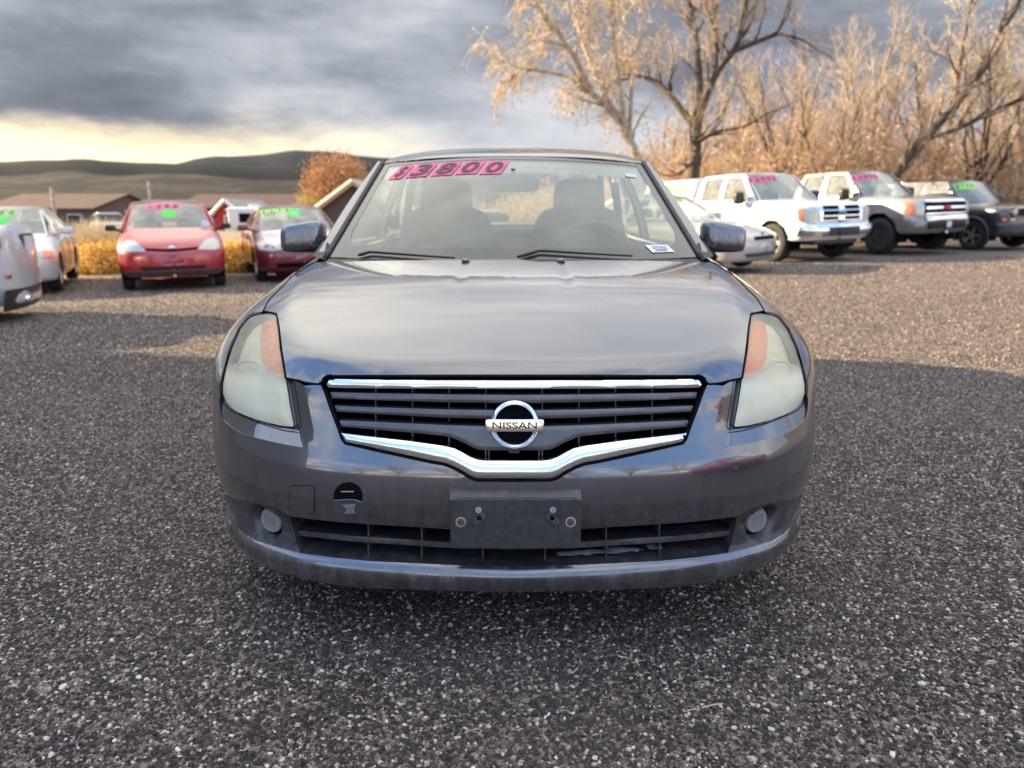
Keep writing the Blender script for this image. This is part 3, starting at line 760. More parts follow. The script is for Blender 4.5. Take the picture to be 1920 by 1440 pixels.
for sd in (-1, 1):
    e = px((546, 969), (552, 998), (556, 1016), (563, 1037), step=6) * np.array([-sd, 1, 1])
    q = MB().grid(np.stack([e, e + np.array([sd * -.012, .12, 0])], 1)); q.build('intake_cheek', M['bezel'], car)
for xp, a, b in ((789, 990, 1012), (789, 1030, 1050), (688, 985, 1008), (688, 1022, 1046), (905, 1030, 1054)):
    p0, p1 = px((xp, a))[0], px((xp, b))[0]
    for sd in (-1, 1):
        c = (p0 + p1) / 2 * np.array([-sd, 1, 1]); MB().box(c + np.array([0, .06, 0]), (.004, .08, abs(p1[2] - p0[2]) + .012)).build('intake_rib', M['trimdark'], car)
xs_ = np.arange(-.16, .0, .005)
q = MB()
for i in range(70): q.box((-.30 + i * .0045, .165, .352), (.0022, .004, .022))
q.box((-.14, .168, .352), (.34, .003, .004)); q.build('radiator_fins', M['alum'], car)
# scraped patch on the floor of the intake, image right
q = MB(); random.seed(4)
for (cx, w, h) in ((.17, .10, .0), (.22, .15, 0), (.29, .10, 0), (.13, .05, 0), (.37, .05, 0)):
    c = np.array([cx, .07 + .06 * cx, .262]); n = 16; ring = [(cx + w / 2 * math.cos(t) * random.uniform(.7, 1.1), .066 + .25 * cx * cx + .018 * math.sin(t) * random.uniform(.4, 1.2), .2668 + .045 * cx * cx) for t in np.linspace(0, 6.28, n, endpoint=False)]
    q.add(ring, [tuple(range(n))])
q.build('scrape', M['scrape'], car)
# ---- grille
topc = ([(611, 717), (616, 711.5), (630, 710), (700, 711), (830, 712), (964, 712.5)], [(611, 722), (614, 726), (640, 727), (700, 727.5), (830, 728), (964, 728.5)])
strip('chrome_bar', *topc, M['chromed'], .004, .02, .005, .012, .006)
strip('chrome_bar', [(640, 812), (652, 814), (677, 817), (765, 827), (830, 836), (852, 841), (868, 849), (882, 857), (895, 862), (910, 864), (964, 864)],
      [(645, 828), (655, 831), (715, 844), (808, 864), (832, 868), (848, 874), (867, 884), (882, 894), (895, 898), (912, 898.5), (964, 898.5)], M['chromed'], .002, .02, .007, .016, .007)
sl_ = [([(616, 735), (700, 737), (830, 739), (964, 740)], [(618, 747), (700, 750), (830, 754), (964, 756)]),
       ([(624, 761), (700, 764), (830, 768), (964, 770)], [(627, 772), (700, 776), (830, 783), (964, 786)]),
       ([(633, 788), (700, 791), (830, 797), (964, 801)], [(636, 800), (700, 805), (790, 813), (830, 817), (848, 821), (867, 829), (884, 838), (896, 843), (910, 844.5), (964, 844.5)])]
for a, b in sl_: strip('grille_slat', a, b, M['slat'], .012, .035, .003, .009, .008)
# grille bucket: dark walls and back mesh
gb = px((604, 712), (608, 733), (620, 768), (633, 802), (638, 818), (645, 830), (715, 846), (808, 866), (846, 874), (867, 885), (893, 899), (964, 900), step=10); gb[-1, 0] = 0
gt = px((604, 712), (612, 705), (700, 704), (830, 703.5), (964, 703), step=10); gt[-1, 0] = 0
ring = np.concatenate([gb, (gb[:-1] * [-1, 1, 1])[::-1], gt[1:] * [-1, 1, 1], (gt[1:-1])[::-1]])
q = MB(); back = ring * [.98, 1, 1]; back = back.copy(); back[:, 1] += .10
rr = np.vstack([ring + B.N(ring) * -.012, (ring + B.N(ring) * -.012)[:1]]); bb = np.vstack([back, back[:1]])
q.grid(np.stack([rr, bb], 1)); q.build('grille_bucket', M['gap'], car)
q = MB(); xs = np.linspace(-.62, .62, 24); q.grid(np.stack([np.c_[xs, .14 + .3 * np.abs(xs) ** 2.4, .44 + 0 * xs], np.c_[xs, .17 + .3 * np.abs(xs) ** 2.4, .78 + 0 * xs]], 1)); q.build('radiator_screen', M['gap'], car)
# small upright ribs between slats
for k, (ya, yb) in enumerate(((728, 736), (752, 762), (778, 790), (806, 822), (846, 862))):
    for xp in ([700, 770, 840, 910] if k < 4 else [916]):
        if k == 4: ya, yb = 844, 864
        if k == 3 and xp > 780: ya, yb = (818, 838) if xp == 840 else (845, 862)
        p0, p1 = px((xp, ya))[0], px((xp, yb))[0]
        for sd in (-1, 1):
            c = (p0 + p1) / 2 * np.array([-sd, 1, 1]); MB().box(c + np.array([0, .055, 0]), (.003, .045, abs(p1[2] - p0[2]) + .02)).build('grille_rib', M['slat'], car)
MB().box(px((964, 852))[0] + np.array([0, .03, .002]), (.026, .02, .010)).build('sensor_block', M['trimdark'], car)
# ---- emblem
ec = px((964, 795))[0]; ec[0] = .0015
q = MB(); q.lathe([(.0470, .012), (.0600, .012), (.0600, -.004), (.0580, -.009), (.0530, -.012), (.0485, -.009), (.0455, -.002), (.0455, .012)], 'y', 64)
em = q.build('emblem', M['chrome'], car, auto=50); em.location = ec + np.array([0, -.004, 0]); em.rotation_euler = (R(-8), 0, 0)
bar = sbox('emblem_bar', (0, -.012, .0), (.142, .016, .030), M['chrome'], em, e=.16)
V, F = text2d('NISSAN', .012, 0); V = V * np.array([.0155 * 1.18, .0155]); wv = np.ptp(V[:, 0]); V[:, 0] *= .108 / wv
MB().add(np.c_[V[:, 0], np.full(len(V), -.0212), V[:, 1]], F).build('emblem_letters', M['ink'], em)
bk = MB(); bk.lathe([(.047, .006), (.001, .006)], 'y', 48); bk.build('emblem_backing', M['gap'], em)
# ---- number plate bracket
pc = (px((964, 930))[0] + px((964, 1008))[0]) / 2; pz = .395
pb_t, pb_b = px((964, 919))[0], px((964, 1014))[0]
ph = .160; plate = sbox('plate_bracket', (0, 0, 0), (.318, .022, ph * .80), M['plate'], car, e=.09)
zc_ = .392; plate.location = (.004, -.018, zc_); plate.rotation_euler = (R(-4), 0, 0)
q = MB(); q.add([(-.159, -.012, .060), (.159, -.012, .060), (.159, .022, .082), (-.159, .022, .082), (-.159, .022, .050), (.159, .022, .050)], [(0, 1, 2, 3), (0, 3, 4), (1, 5, 2)]); q.build('bracket_lip', M['bezel'], plate)
for sd in (-1, 1):
    s_ = MB(); s_.lathe([(.010, .004), (.0095, -.0015), (.006, -.002), (.006, -.004), (.0045, -.0045), (.001, -.003)], 'y', 20, c=(sd * .133, -.011, .004)); s_.build('screw', M['rust'], plate, auto=40)
    w_ = MB(); w_.lathe([(.013, .002), (.0125, -.001), (.0095, -.001)], 'y', 20, c=(sd * .133, -.0115, .004)); w_.build('washer', M['scrape'], plate)
    k = sbox('clip', (0, 0, 0), (.040, .010, .018), M['trimdark'], plate, e=.3); k.location = (sd * .090, -.012, .012); k.rotation_euler = (0, R(sd * -40) * -1, 0)
    h_ = MB(); h_.lathe([(.006, -.0), (.006, -.0065), (.001, -.0062)], 'y', 14, c=(sd * .088, -.012, .016)); h_.build('clip_hole', M['gap'], plate)
    d_ = MB(); d_.lathe([(.008, .0), (.0075, -.0025), (.001, -.003)], 'y', 14, c=(sd * .090, -.0105, .034)); d_.build('clip_boss', M['scrape'], plate)
# ---- tow cover and the torn hole
def roundrect(x0, y0, x1, y1, r, n=5):
    out = []
    for cx, cy, a0 in ((x1 - r, y0 + r, -90), (x1 - r, y1 - r, 0), (x0 + r, y1 - r, 90), (x0 + r, y0 + r, 180)):
        out += [(cx + r * math.cos(R(a0 + 90 * i / n)), cy + r * math.sin(R(a0 + 90 * i / n))) for i in range(n + 1)]
    return np.array(out)
panel('tow_cover', SP, ccl(roundrect(544, 911, 590, 962, 7), 3), M['paint'], car, step=.008, bstep=.004, inset=-.001, flange=.004)
tp = ccl(roundrect(544, 911, 590, 962, 7), 3); tp = np.vstack([tp, tp[:1]]); MB().tube(tp, .0013, 5).build('tow_cover_gap', M['gap'], car)
half = np.array([(653 + 27 * math.cos(t), 930 - 26 * math.sin(t)) for t in np.linspace(0, math.pi, 14)] + [(627, 937), (640, 937), (668, 937), (679, 939)])
panel('torn_patch', SP, ccl(half, 4), M['gap'], car, step=.008, bstep=.004, inset=-.0015, flange=.003)
MB().tube(px((627, 938), (640, 937), (655, 936), (668, 937), (678, 941)) + [0, -.002, 0], .0016, 6).build('torn_edge', M['paint'], car)
MB().tube(px((640, 921), (664, 921)) + [0, -.003, 0], .0015, 6).build('torn_slot', M['scrape'], car)
scf = np.array([(640, 945), (668, 944), (664, 956), (668, 962), (646, 963), (650, 955)], float)
panel('scuff', SP, ccl(scf, 4), mat('scuffed_paint', (.17, .18, .20), .6, var=.5, vscale=120), car, step=.008, bstep=.004, inset=-.0008, flange=0)
# ---- fenders (nose part) and the rest of the body
i0 = int(np.argmin(np.abs(seamP[:, 1] - YS))); fs = seamP[seamP[:, 1] < YS]
hls = px(*np.vstack([[(494, 583)], HL[[0, 23, 22, 21, 20, 19, 18, 17, 16]], [(414, 742), (412, 748)]]), step=6)
sy = np.where(seamP[:, 1] >= YS)[0][-1]; tq = (seamP[sy, 1] - YS) / (seamP[sy, 1] - seamP[sy + 1, 1] + 1e-9)
sYS = seamP[sy] + (seamP[sy + 1] - seamP[sy]) * tq
a0 = math.atan2(sYS[2] - .45, -sYS[0]); a1 = math.atan2(.64 - .45, .89)
cyl = {sd: Cyl(B, .45, sd) for sd in (1, -1)}
arc = np.array([cyl[-1].lift(np.array([[YS, .9 * a]]))[0] for a in np.linspace(a1, a0, 26)])
bump_end = seamB
fp = np.concatenate([fs, hls[1:], seamB[:-1], arc[:-1], [sYS]])
panel('front_fender', SP, fp, M['paint'], car, step=.018, bstep=.008, flange=0, mirror=True)
# side body from the nose station to the tail
ZW, RW = .325, .365; AXF, AXR = .975, 3.751
def arch(ax, r, z=ZW): return np.array([(ax + r * math.cos(t), z + r * math.sin(t)) for t in np.linspace(-.5, math.pi + .5, 40)])
for sd in (-1, 1):
    c = cyl[sd]; s_ = seamP[seamP[:, 1] > YS] * np.array([-sd, 1, 1]); s_ = s_[np.argsort(s_[:, 1])]
    up = np.vstack([[sYS * np.array([-sd, 1, 1])], s_])
    pu = c.to2(up); phi_t = .9 * math.pi / 2
    belt = np.array([(1.16, pu[-1, 1]), (1.3, .9 * math.atan2(.525, .80)), (2.5, .9 * math.atan2(.54, .80)), (3.93, .9 * math.atan2(.56, .78)), (3.97, .9 * math.atan2(.58, .3)), (3.975, phi_t)])
    Ls = np.linspace(3.98, 4.815, 12); tail = np.array([(y, phi_t) for y in Ls])
    dn = [(4.815, .9 * -1.1), (YS + .0, .9 * -1.1)]
    poly2 = np.vstack([pu, belt, tail, dn])
    cut = lambda P: (((P[:, 1] - AXF) ** 2 + (P[:, 2] - ZW) ** 2 < RW ** 2) & (np.abs(P[:, 0]) > .6)) | (((P[:, 1] - AXR) ** 2 + (P[:, 2] - ZW) ** 2 < RW ** 2) & (np.abs(P[:, 0]) > .6)) | ((P[:, 1] < 1.4) & (np.abs(P[:, 0]) < .62))
    panel('body_side', c, None, M['paint'], car, step=.022, bstep=.016, flange=0, poly2=poly2, cut=cut)
    for ax in (AXF, AXR):
        t_ = np.linspace(-.35, math.pi + .35, 30); A = np.c_[np.full(30, sd * .868), ax + RW * np.cos(t_), ZW + RW * np.sin(t_)]; A[:, 0] = sd * (B.W(A[:, 2]) - .018)
        Bq = A.copy(); Bq[:, 0] = sd * .60; MB().grid(np.stack([A, Bq], 1)).build('wheel_arch', M['gap'], car, True)
        wheel(car, sd * .775, ax, ZW, .215, .215, 'seven', 'altima')
    # door seams, handles
    for ys in (1.42, 2.52, 3.52):
        q2 = np.array([(ys, .9 * a) for a in np.linspace(-.22, .50, 14)]); MB().tube(c.lift(q2), .003, 5).build('door_gap', M['gap'], car)
    for yh in (2.32, 3.30): o = sbox('door_handle', tuple(c.lift(np.array([[yh, .9 * .34]]))[0] + np.array([sd * .012, 0, 0])), (.03, .19, .028), M['paint'], car, e=.5)
    sbox('tail_light', tuple(c.lift(np.array([[4.56, .9 * .40]]))[0]), (.12, .30, .15), M['redlens'], car, e=.6)
# black seams
def seamtube(pp, r, name='panel_gap', sides=(-1, 1), off=.0):
    P = px(*pp, step=5); P = P + B.N(P) * off
    for sd in sides: MB().tube(P * np.array([-sd, 1, 1]), r, 6).build(name, M['gap'], car, True)
seamtube(list(seam), .0022); seamtube([(494, 583)] + hl_in, .0024)
seamtube([(536, 709), (556, 713), (575, 718), (597, 720.5), (603, 717), (607, 709), (613, 705), (622, 703.5)], .0030)
seamtube([(603, 722), (609, 735), (621, 770), (634, 804), (640, 822), (647, 832), (715, 847.5), (808, 867.5), (832, 871.5), (848, 877.5), (867, 887.5), (882, 897.5), (895, 901.5), (964, 902)], .0024)
seamtube([(489, 585), (476, 587), (466, 592), (449, 613), (433, 648), (419, 698), (414, 722), (414, 738), (419, 754), (430, 767), (443, 775), (478, 789), (500, 795), (525, 801), (548, 803)], .0014)
seamtube([(548, 803), (552, 797), (545, 760), (538, 715), (529, 655), (524, 610), (520, 589)], .0014)
P = px((1078 - 114, 0)) if False else None
# ---- greenhouse
G = dict(bot=(.742, 1.14, 1.30, .952, .960), top=(.628, 1.94, 2.03, 1.393, 1.364), rbot=(.68, 3.98, 3.80, 1.03, 1.02), rtop=(.56, 3.15, 3.10, 1.435, 1.40),
         xb=.775, xt=.625, zb=.97, zt=1.37, crown=.066,
         rail=[(2.03, 1.366), (2.2, 1.405), (2.45, 1.424), (2.75, 1.424), (3.10, 1.40)],
         wins=[[(1.62, 1.0), (1.66, 1.06), (2.10, 1.325), (2.22, 1.352), (2.60, 1.365), (2.585, 1.0)], [(2.70, 1.0), (2.705, 1.366), (3.0, 1.352), (3.12, 1.32), (3.48, 1.12), (3.52, 1.03)]],
         wf=(.012, 0, .012), wfm=M['gap'])
Xf, ws = greenhouse(car, G, M['paint'], M['glass'], M['wind'], bstep=.03, gapm=M['gap'])
M['frit'] = mat('frit_band', (.022, .022, .024), .25, 0, .6)
q = MB()
def fritgrid(u0, u1, v0, v1, a=20, b=8): q.grid(wpt(G['bot'], G['top'], *np.meshgrid(np.linspace(u0, u1, a), np.linspace(v0, v1, b), indexing='ij'), off=.0015), 0, True)
fritgrid(-.985, -.935, 0, .985); fritgrid(.935, .985, 0, .985); fritgrid(-.935, .935, 0, .090, 30); fritgrid(-.945, .945, .955, .99, 30)
for sd in (-1, 1):     # rounded corners of the band
    for v0, s in ((.090, 1),):
        n = 10; c = [(sd * .935, v0)] + [(sd * (.935 - .10 * (1 - math.sin(t))), v0 + .16 * (1 - math.cos(t))) for t in np.linspace(0, math.pi / 2, n)]
        K = np.array(c); q.add(wpt(G['bot'], G['top'], K[:, 0], K[:, 1], off=.0015), [tuple(range(len(K)))])
q.build('frit', M['frit'], ws, True)
q = MB(); u_, v_ = np.meshgrid(np.linspace(-.945, .945, 30), np.linspace(.80, .955, 5), indexing='ij'); q.grid(wpt(G['bot'], G['top'], u_, v_, off=-.005), 0, True)
q.build('shade_band', glass('shade_band', (.30, .33, .32), .1, (.2, .2, .2)), ws, True)
# rubber strip and painted A pillar
for sd in (-1, 1):
    v = np.linspace(-.02, 1.01, 24); E = wpt(G['bot'], G['top'], np.full(24, sd * 1.0), v, off=.0)
    MB().tube(E + np.array([sd * .004, .0, .004]), .011, 8).build('windscreen_rubber', M['black'], car, True)
    O = E.copy(); z = O[:, 2]; O[:, 0] = sd * (Xf(z) + .004)
    w = np.linspace(0, 1, 7)[None, :, None]; A0 = E + np.array([sd * .012, .012, .004]); A1 = np.c_[sd * (Xf(z) + .010), E[:, 1] + .075, z + .012]
    Pg = A0[:, None] * (1 - w) + A1[:, None] * w + np.array([sd * 1.0, -.55, .45]) * (.018 * np.sin(np.pi * w)); MB().grid(Pg, 0, sd > 0).build('a_pillar', M['paint'], car, True)
    T = MB(); T.add([(sd * .742, 1.27, .955), (sd * .80, 1.30, .965), (sd * .79, 1.44, 1.02), (sd * .745, 1.36, 1.01), (sd * .73, 1.22, .955)], [(0, 1, 2, 3), (0, 4, 1)]); T.build('cowl_corner', M['black'], car)
    # mirror
    def tw(P, sd=sd):
        x = P[..., 0] * sd; P[..., 2] *= 1 - .10 * (x / .1); P[..., 1] += .10 * np.maximum(x - .02, 0) + .9 * np.maximum(-x - .05, 0) ** 1.0 * .3
        P[..., 2] -= .012 * (x / .1); return P
    mo = sbox('mirror', (0, 0, 0), (.182, .13, .115), M['paint'], car, e=.42, twist=tw); mo.location = (sd * .905, 1.56, 1.032); mo.rotation_euler = (R(-4), 0, 0)
    c2 = sbox('mirror_base', (0, 0, 0), (.19, .11, .045), M['black'], mo, e=.5); c2.location = (sd * -.004, .012, -.043)
    MB().tube([(sd * -.08, .02, -.02), (sd * -.14, .01, -.05), (sd * -.18, 0, -.075)], [.03, .024, .03], 10).build('mirror_stalk', M['black'], mo, True)
    gq = MB(); gq.add([(sd * -.085, .066, -.05), (sd * .085, .068, -.045), (sd * .085, .068, .045), (sd * -.085, .066, .045)], [(0, 1, 2, 3)]); gq.build('mirror_glass', M['chrome'], mo)
# cowl, wipers, nozzles
q = MB(); xs = np.linspace(-.73, .73, 30); a = np.abs(xs / .742)
q.grid(np.stack([np.c_[xs, 1.08 + .03 * a ** 2, .935 - .01 * a], np.c_[xs, 1.135 + .15 * a ** 2.2, .948 + .008 * a]], 1)); q.build('cowl', M['black'], car, True)
def wiper(u0, um, u1, v0, vm, v1):
    bz = MB(); u = np.linspace(0, 1, 16); U = np.interp(u, [0, .35, 1], [u0, um, u1]); V = np.interp(u, [0, .35, 1], [v0, vm, v1])
    Q = wpt(G['bot'], G['top'], U, V, off=.012); bz.tube(Q, np.interp(u, [0, .1, .35, 1], [.005, .008, .006, .004]), 6)
    bz.build('wiper', M['black'], car, True)
wiper(.02, .14, .62, .012, .058, .010); wiper(-.82, -.76, -.30, .005, .036, .004)
for x in (-.175, .175):
    z = B.top(np.array([x]), np.array([1.06]))[0]; sbox('washer_nozzle', (x, 1.055, z + .002), (.030, .034, .014), M['paint'], car, e=.6)
# price tags and lot sticker
def tag_quad(mb, u, v, w, h, lean): K = np.array([(-w - lean, -h), (w - lean, -h), (w + lean, h), (-w + lean, h)]); mb.add(wpt(G['bot'], G['top'], u + K[:, 0], v + K[:, 1], off=.0035), [(0, 1, 2, 3)])
us = [(-.805, .062), (-.652, .095), (-.472, .095), (-.300, .093), (-.130, .092)]
digits = '$3800'
for (u, w), ch, dv in zip(us, digits, (0, .002, 0, .002, -.006)):
    q = MB(); v = .855 + dv; h = .080; lean = .030; tag_quad(q, u, v, w * .80, h, lean); o = q.build('price_tag', M['pink'], ws)
    V, F = text2d(ch, .022, 0.0); V = V.copy(); V[:, 1] *= h * 1.66; V[:, 0] *= w * 1.22 / np.ptp(V[:, 0]) * (.70 if ch == '$' else 1); V[:, 0] += V[:, 1] * lean / h
    MB().add(wpt(G['bot'], G['top'], u + V[:, 0], v + V[:, 1], off=.006), F).build('price_digit', M['ink'], o)
q = MB(); K = np.array([(.742, .045), (.870, .045), (.846, .105), (.718, .105)]); q.add(wpt(G['bot'], G['top'], K[:, 0], K[:, 1], off=.005), [(0, 1, 2, 3)]); o = q.build('lot_sticker', M['white'], ws)
V, F = text2d('2573622', .01, 0); V = V * np.array([1, .024]); V[:, 0] *= .088 / np.ptp(V[:, 0]); V[:, 0] -= V[:, 1] * .4
MB().add(wpt(G['bot'], G['top'], .793 + V[:, 0], .082 + V[:, 1], off=.0065), F).build('sticker_digits', M['ink'], o)
q = MB(); K = np.array([(.765, .0555), (.832, .0555), (.829, .063), (.762, .063)]); q.add(wpt(G['bot'], G['top'], K[:, 0], K[:, 1], off=.0065), [(0, 1, 2, 3)]); q.build('sticker_line', M['ink'], o)
q = MB(); K = np.array([(.80, .80), (.88, .80), (.88, .835), (.80, .835)]); q.add(wpt(G['bot'], G['top'], K[:, 0], K[:, 1], off=.004), [(0, 1, 2, 3)]); q.build('inspection_sticker', M['platew'], ws)
# ---- interior
q = MB(); u = np.linspace(-.70, .70, 21); rows = []
for y_, z_ in ((1.17, .925), (1.32, .945), (1.55, .955), (1.70, .945), (1.78, .90), (1.80, .70)): rows.append(np.c_[u, y_ + .05 * (u / .7) ** 2, z_ + .022 * np.exp(-((u - .37) / .17) ** 2) * (z_ > .93)])
q.grid(np.stack(rows), 0, True); q.build('dashboard', M['interior2'], car, True)
q = MB(); q.box((0, 2.6, .35), (1.42, 2.7, .04)); q.box((-.70, 2.6, .62), (.03, 2.7, .56)); q.box((.70, 2.6, .62), (.03, 2.7, .56)); q.box((0, 3.74, .66), (1.40, .36, .60)); q.build('cabin_tub', M['interior2'], car)
for x in (-.37, .37):
    st = sbox('front_seat', (x, 2.50, .86), (.52, .17, .62), M['interior'], car, e=.45, twist=lambda P: P + np.stack([0 * P[..., 0], P[..., 2] * .25, 0 * P[..., 0]], -1))
    sbox('headrest', (x, 2.60, 1.215), (.285, .12, .215), M['interior'], st, e=.5, twist=lambda P: P * np.stack([1 - .5 * P[..., 2] , 1 + 0 * P[..., 0], 1 + 0 * P[..., 0]], -1))
    sbox('seat_cushion', (x, 2.22, .55), (.52, .50, .18), M['interior'], st, e=.5)
rb = sbox('rear_seat', (0, 3.42, .80), (1.34, .18, .50), M['interior'], car, e=.3)
for x in (-.40, .40): sbox('headrest', (x, 3.47, 1.075), (.24, .10, .12), M['interior'], rb, e=.5)
a = np.linspace(0, 2 * np.pi, 40); sw = MB(); sw.tube(np.c_[.37 + .185 * np.cos(a), 1.86 - .075 * np.sin(a), .92 + .170 * np.sin(a)], .015, 8)
sw.box((.37, 1.87, .91), (.36, .03, .05)); sw.box((.37, 1.87, .85), (.05, .03, .14)); sw.build('steering_wheel', M['interior2'], car, True)
sbox('mirror_inside', (0.0, 1.80, 1.262), (.235, .035, .068), M['interior2'], car, e=.4)
MB().tube([(0, 1.80, 1.27), (0, 1.80, 1.33)], .010, 8).build('mirror_arm', M['interior2'], car, True)
for sd in (-1, 1): MB().tube([(sd * .56, 2.55, .80), (sd * .60, 2.62, 1.15), (sd * .58, 2.64, 1.3)], .018, 6).build('seat_belt', M['interior'], car, True)
# ================================================================== ground
def terr(x, y):
    x = np.asarray(x, float); y = np.asarray(y, float)
    t = sstep(4.5, 14, y); xr_ = np.clip(x, -14, 14)
    z = t * np.where(xr_ > 0, .030, .017) * xr_ * (1 - .6 * sstep(30, 80, y))
    return z
def W_(px_, py_): # point of flat ground seen at a picture spot
    v = (720 - py_) / FPX; u = (px_ - 960) / FPX
    d = np.array([u, P_C + v * P_S, -P_S + v * P_C]); t = -CAMH / d[2]; return d[0] * t, d[1] * t
def gx(px_, Y, z=0.0): return (px_ - 960) / FPX * (Y * P_C + (CAMH - z) * P_S)
def gz(py_, Y): return CAMH - Y * math.tan(R(PITCH) + math.atan((py_ - 720) / FPX))

def ground_mat():
    m = bpy.data.materials.new('gravel_lot'); m.use_nodes = True; t = NT(m.node_tree); p = t.n['Principled BSDF']
    pos = t.new('ShaderNodeNewGeometry').outputs['Position']
    sp = t.new('ShaderNodeSeparateXYZ', ins={0: pos}).outputs
    def vor(scale, out='Color', feat='F1'):
        n = t.new('ShaderNodeTexVoronoi', ins={'Vector': pos, 'Scale': scale}); n.feature = feat; return n
    v1, v2 = vor(75), vor(130)
    r1 = t.new('ShaderNodeSeparateColor', ins={0: v1.outputs['Color']}).outputs[0]
    r2 = t.new('ShaderNodeSeparateColor', ins={0: v2.outputs['Color']}).outputs[1]
    stops = [(0, (.022, .016, .014)), (.3, (.056, .041, .035)), (.55, (.12, .090, .074)), (.75, (.23, .175, .135)), (.9, (.40, .31, .23)), (.97, (.62, .51, .39))]
    c = t.mix(.45, t.ramp(r1, stops), t.ramp(r2, stops))
    big = t.noise(pos, .7, 5, .6); c = t.mix(t.mapr(big, .38, .64, 0, .5), c, (.19, .15, .115))
    far = t.mapr(sp[1], 3, 12, 0, 1); c = t.mix(t.math('MULTIPLY', far, .35), c, (.16, .135, .115))
    # bare dirt and dry grass beyond the lot
    dirt = t.mix(t.noise(pos, .35, 6, .6), (.20, .15, .10), (.36, .28, .17))
    e = t.math('ADD', sp[1], t.math('MULTIPLY', t.math('SUBTRACT', t.noise(pos, .5, 4, .6), .5), 5))
    edge = t.mapr(t.math('SUBTRACT', e, t.math('MULTIPLY', sp[0], .50)), 19.5, 22, 0, 1, True)
    c = t.mix(edge, c, dirt); t.l.new(c, p.inputs['Base Color']); p.inputs['Roughness'].default_value = .85; p.inputs['Specular IOR Level'].default_value = .3
    h = t.math('ADD', t.math('MULTIPLY', v1.outputs['Distance'], -1.0), t.math('MULTIPLY', v2.outputs['Distance'], -.6))
    b = t.new('ShaderNodeBump', ins={'Strength': 1.0, 'Distance': .012, 'Height': h}); t.l.new(b.outputs[0], p.inputs['Normal'])
    return m
def graded(a, b, n, k=3.0): u = np.linspace(-1, 1, n); s = np.sign(u) * (np.exp(k * np.abs(u)) - 1) / (math.exp(k) - 1); return a + (b - a) * (s + 1) / 2
xs = np.concatenate([-graded(30, 5000, 14, 5)[::-1][:0], [-6000, -3000, -1200, -500, -200, -90, -50], np.arange(-32, 32.1, 1.0), [50, 90, 200, 500, 1200, 3000, 6000]])
ys = np.concatenate([[-3000, -800, -200, -60, -25], np.arange(-12, 40.1, .8), [46, 55, 70, 90, 130, 200, 320, 600, 1100, 2200, 5000, 9000]])
Xg, Yg = np.meshgrid(xs, ys, indexing='ij')
q = MB(); q.grid(np.stack([Xg, Yg, terr(Xg, Yg)], -1), 0, True)
tag(q.build('ground', ground_mat(), None, True), kind='structure')

# ------------------------------------------------------------------ loose gravel: thousands of little stones
def pebble_mats():
    m = bpy.data.materials.new('pebbles'); m.use_nodes = True; t = NT(m.node_tree); p = t.n['Principled BSDF']
    r = t.new('ShaderNodeObjectInfo').outputs['Random']; pos = t.new('ShaderNodeNewGeometry').outputs['Position']
    c = t.ramp(r, [(0, (.006, .004, .0035)), (.42, (.020, .0125, .011)), (.62, (.052, .034, .028)), (.75, (.125, .085, .066)), (.85, (.27, .19, .145)), (.90, (.46, .35, .265)), (.96, (.64, .52, .41)), (1, (.82, .74, .64))])
    c = t.mix(t.mapr(t.noise(pos, 320, 3, .6), .35, .65, 0, .4), c, t.mix(.3, c, (.18, .16, .145)))
    c = t.mix(t.mapr(t.noise(pos, 1.1, 5, .6), .42, .70, 0, .32), c, (.14, .105, .080))
    t.l.new(c, p.inputs['Base Color']); p.inputs['Roughness'].default_value = .72
    b = t.new('ShaderNodeBump', ins={'Strength': .5, 'Distance': .002, 'Height': t.noise(pos, 500, 3, .6)}); t.l.new(b.outputs[0], p.inputs['Normal'])
    return m
pm = pebble_mats(); pcoll = bpy.data.collections.new('pebble_shapes')
import bmesh
for i in range(6):
    bm = bmesh.new(); bmesh.ops.create_icosphere(bm, subdivisions=1, radius=1.0); rs = random.Random(i + 3)
    sx = (1, rs.uniform(.6, .95), rs.uniform(.45, .7))
    for v in bm.verts: k = rs.uniform(.72, 1.14); v.co = Vector((v.co.x * sx[0], v.co.y * sx[1], v.co.z * sx[2])) * k
    me = bpy.data.meshes.new('pebble'); bm.to_mesh(me); bm.free(); me.materials.append(pm)
    o = bpy.data.objects.new('pebble', me); pcoll.objects.link(o)
PTS, SC, RT = [], [], []
def scatter(y0, y1, dens, smin, smax, k=2.2):
    hw = .86 if y1 < 2.5 else .78 if y1 < 4 else .72; area = hw * (y1 * y1 - y0 * y0); n = int(area * dens)
    y = np.sqrt(rng.random(n) * (y1 * y1 - y0 * y0) + y0 * y0); x = (rng.random(n) * 2 - 1) * hw * y * 1.02
    s = smin + (smax - smin) * rng.random(n) ** k
    PTS.append(np.c_[x, y, terr(x, y) + s * .10]); SC.append(s); RT.append(np.c_[rng.normal(0, .35, n), rng.normal(0, .35, n), rng.random(n) * 6.28])
scatter(1.10, 2.3, 21000, .0022, .0092, 2.4); scatter(1.10, 3.4, 170, .007, .014, 2.2); scatter(2.3, 3.6, 12000, .0030, .0090, 2.5); scatter(3.6, 6, 5200, .004, .0095, 2.2)
scatter(6, 10, 1500, .006, .012, 2); scatter(10, 16, 420, .008, .016, 2)
PTS, SC, RT = np.concatenate(PTS), np.concatenate(SC), np.concatenate(RT)
me = bpy.data.meshes.new('gravel_stones'); me.vertices.add(len(PTS)); me.vertices.foreach_set('co', PTS.ravel())
a = me.attributes.new('sc', 'FLOAT', 'POINT'); a.data.foreach_set('value', SC.astype(np.float32))
a = me.attributes.new('rt', 'FLOAT_VECTOR', 'POINT'); a.data.foreach_set('vector', RT.astype(np.float32).ravel())
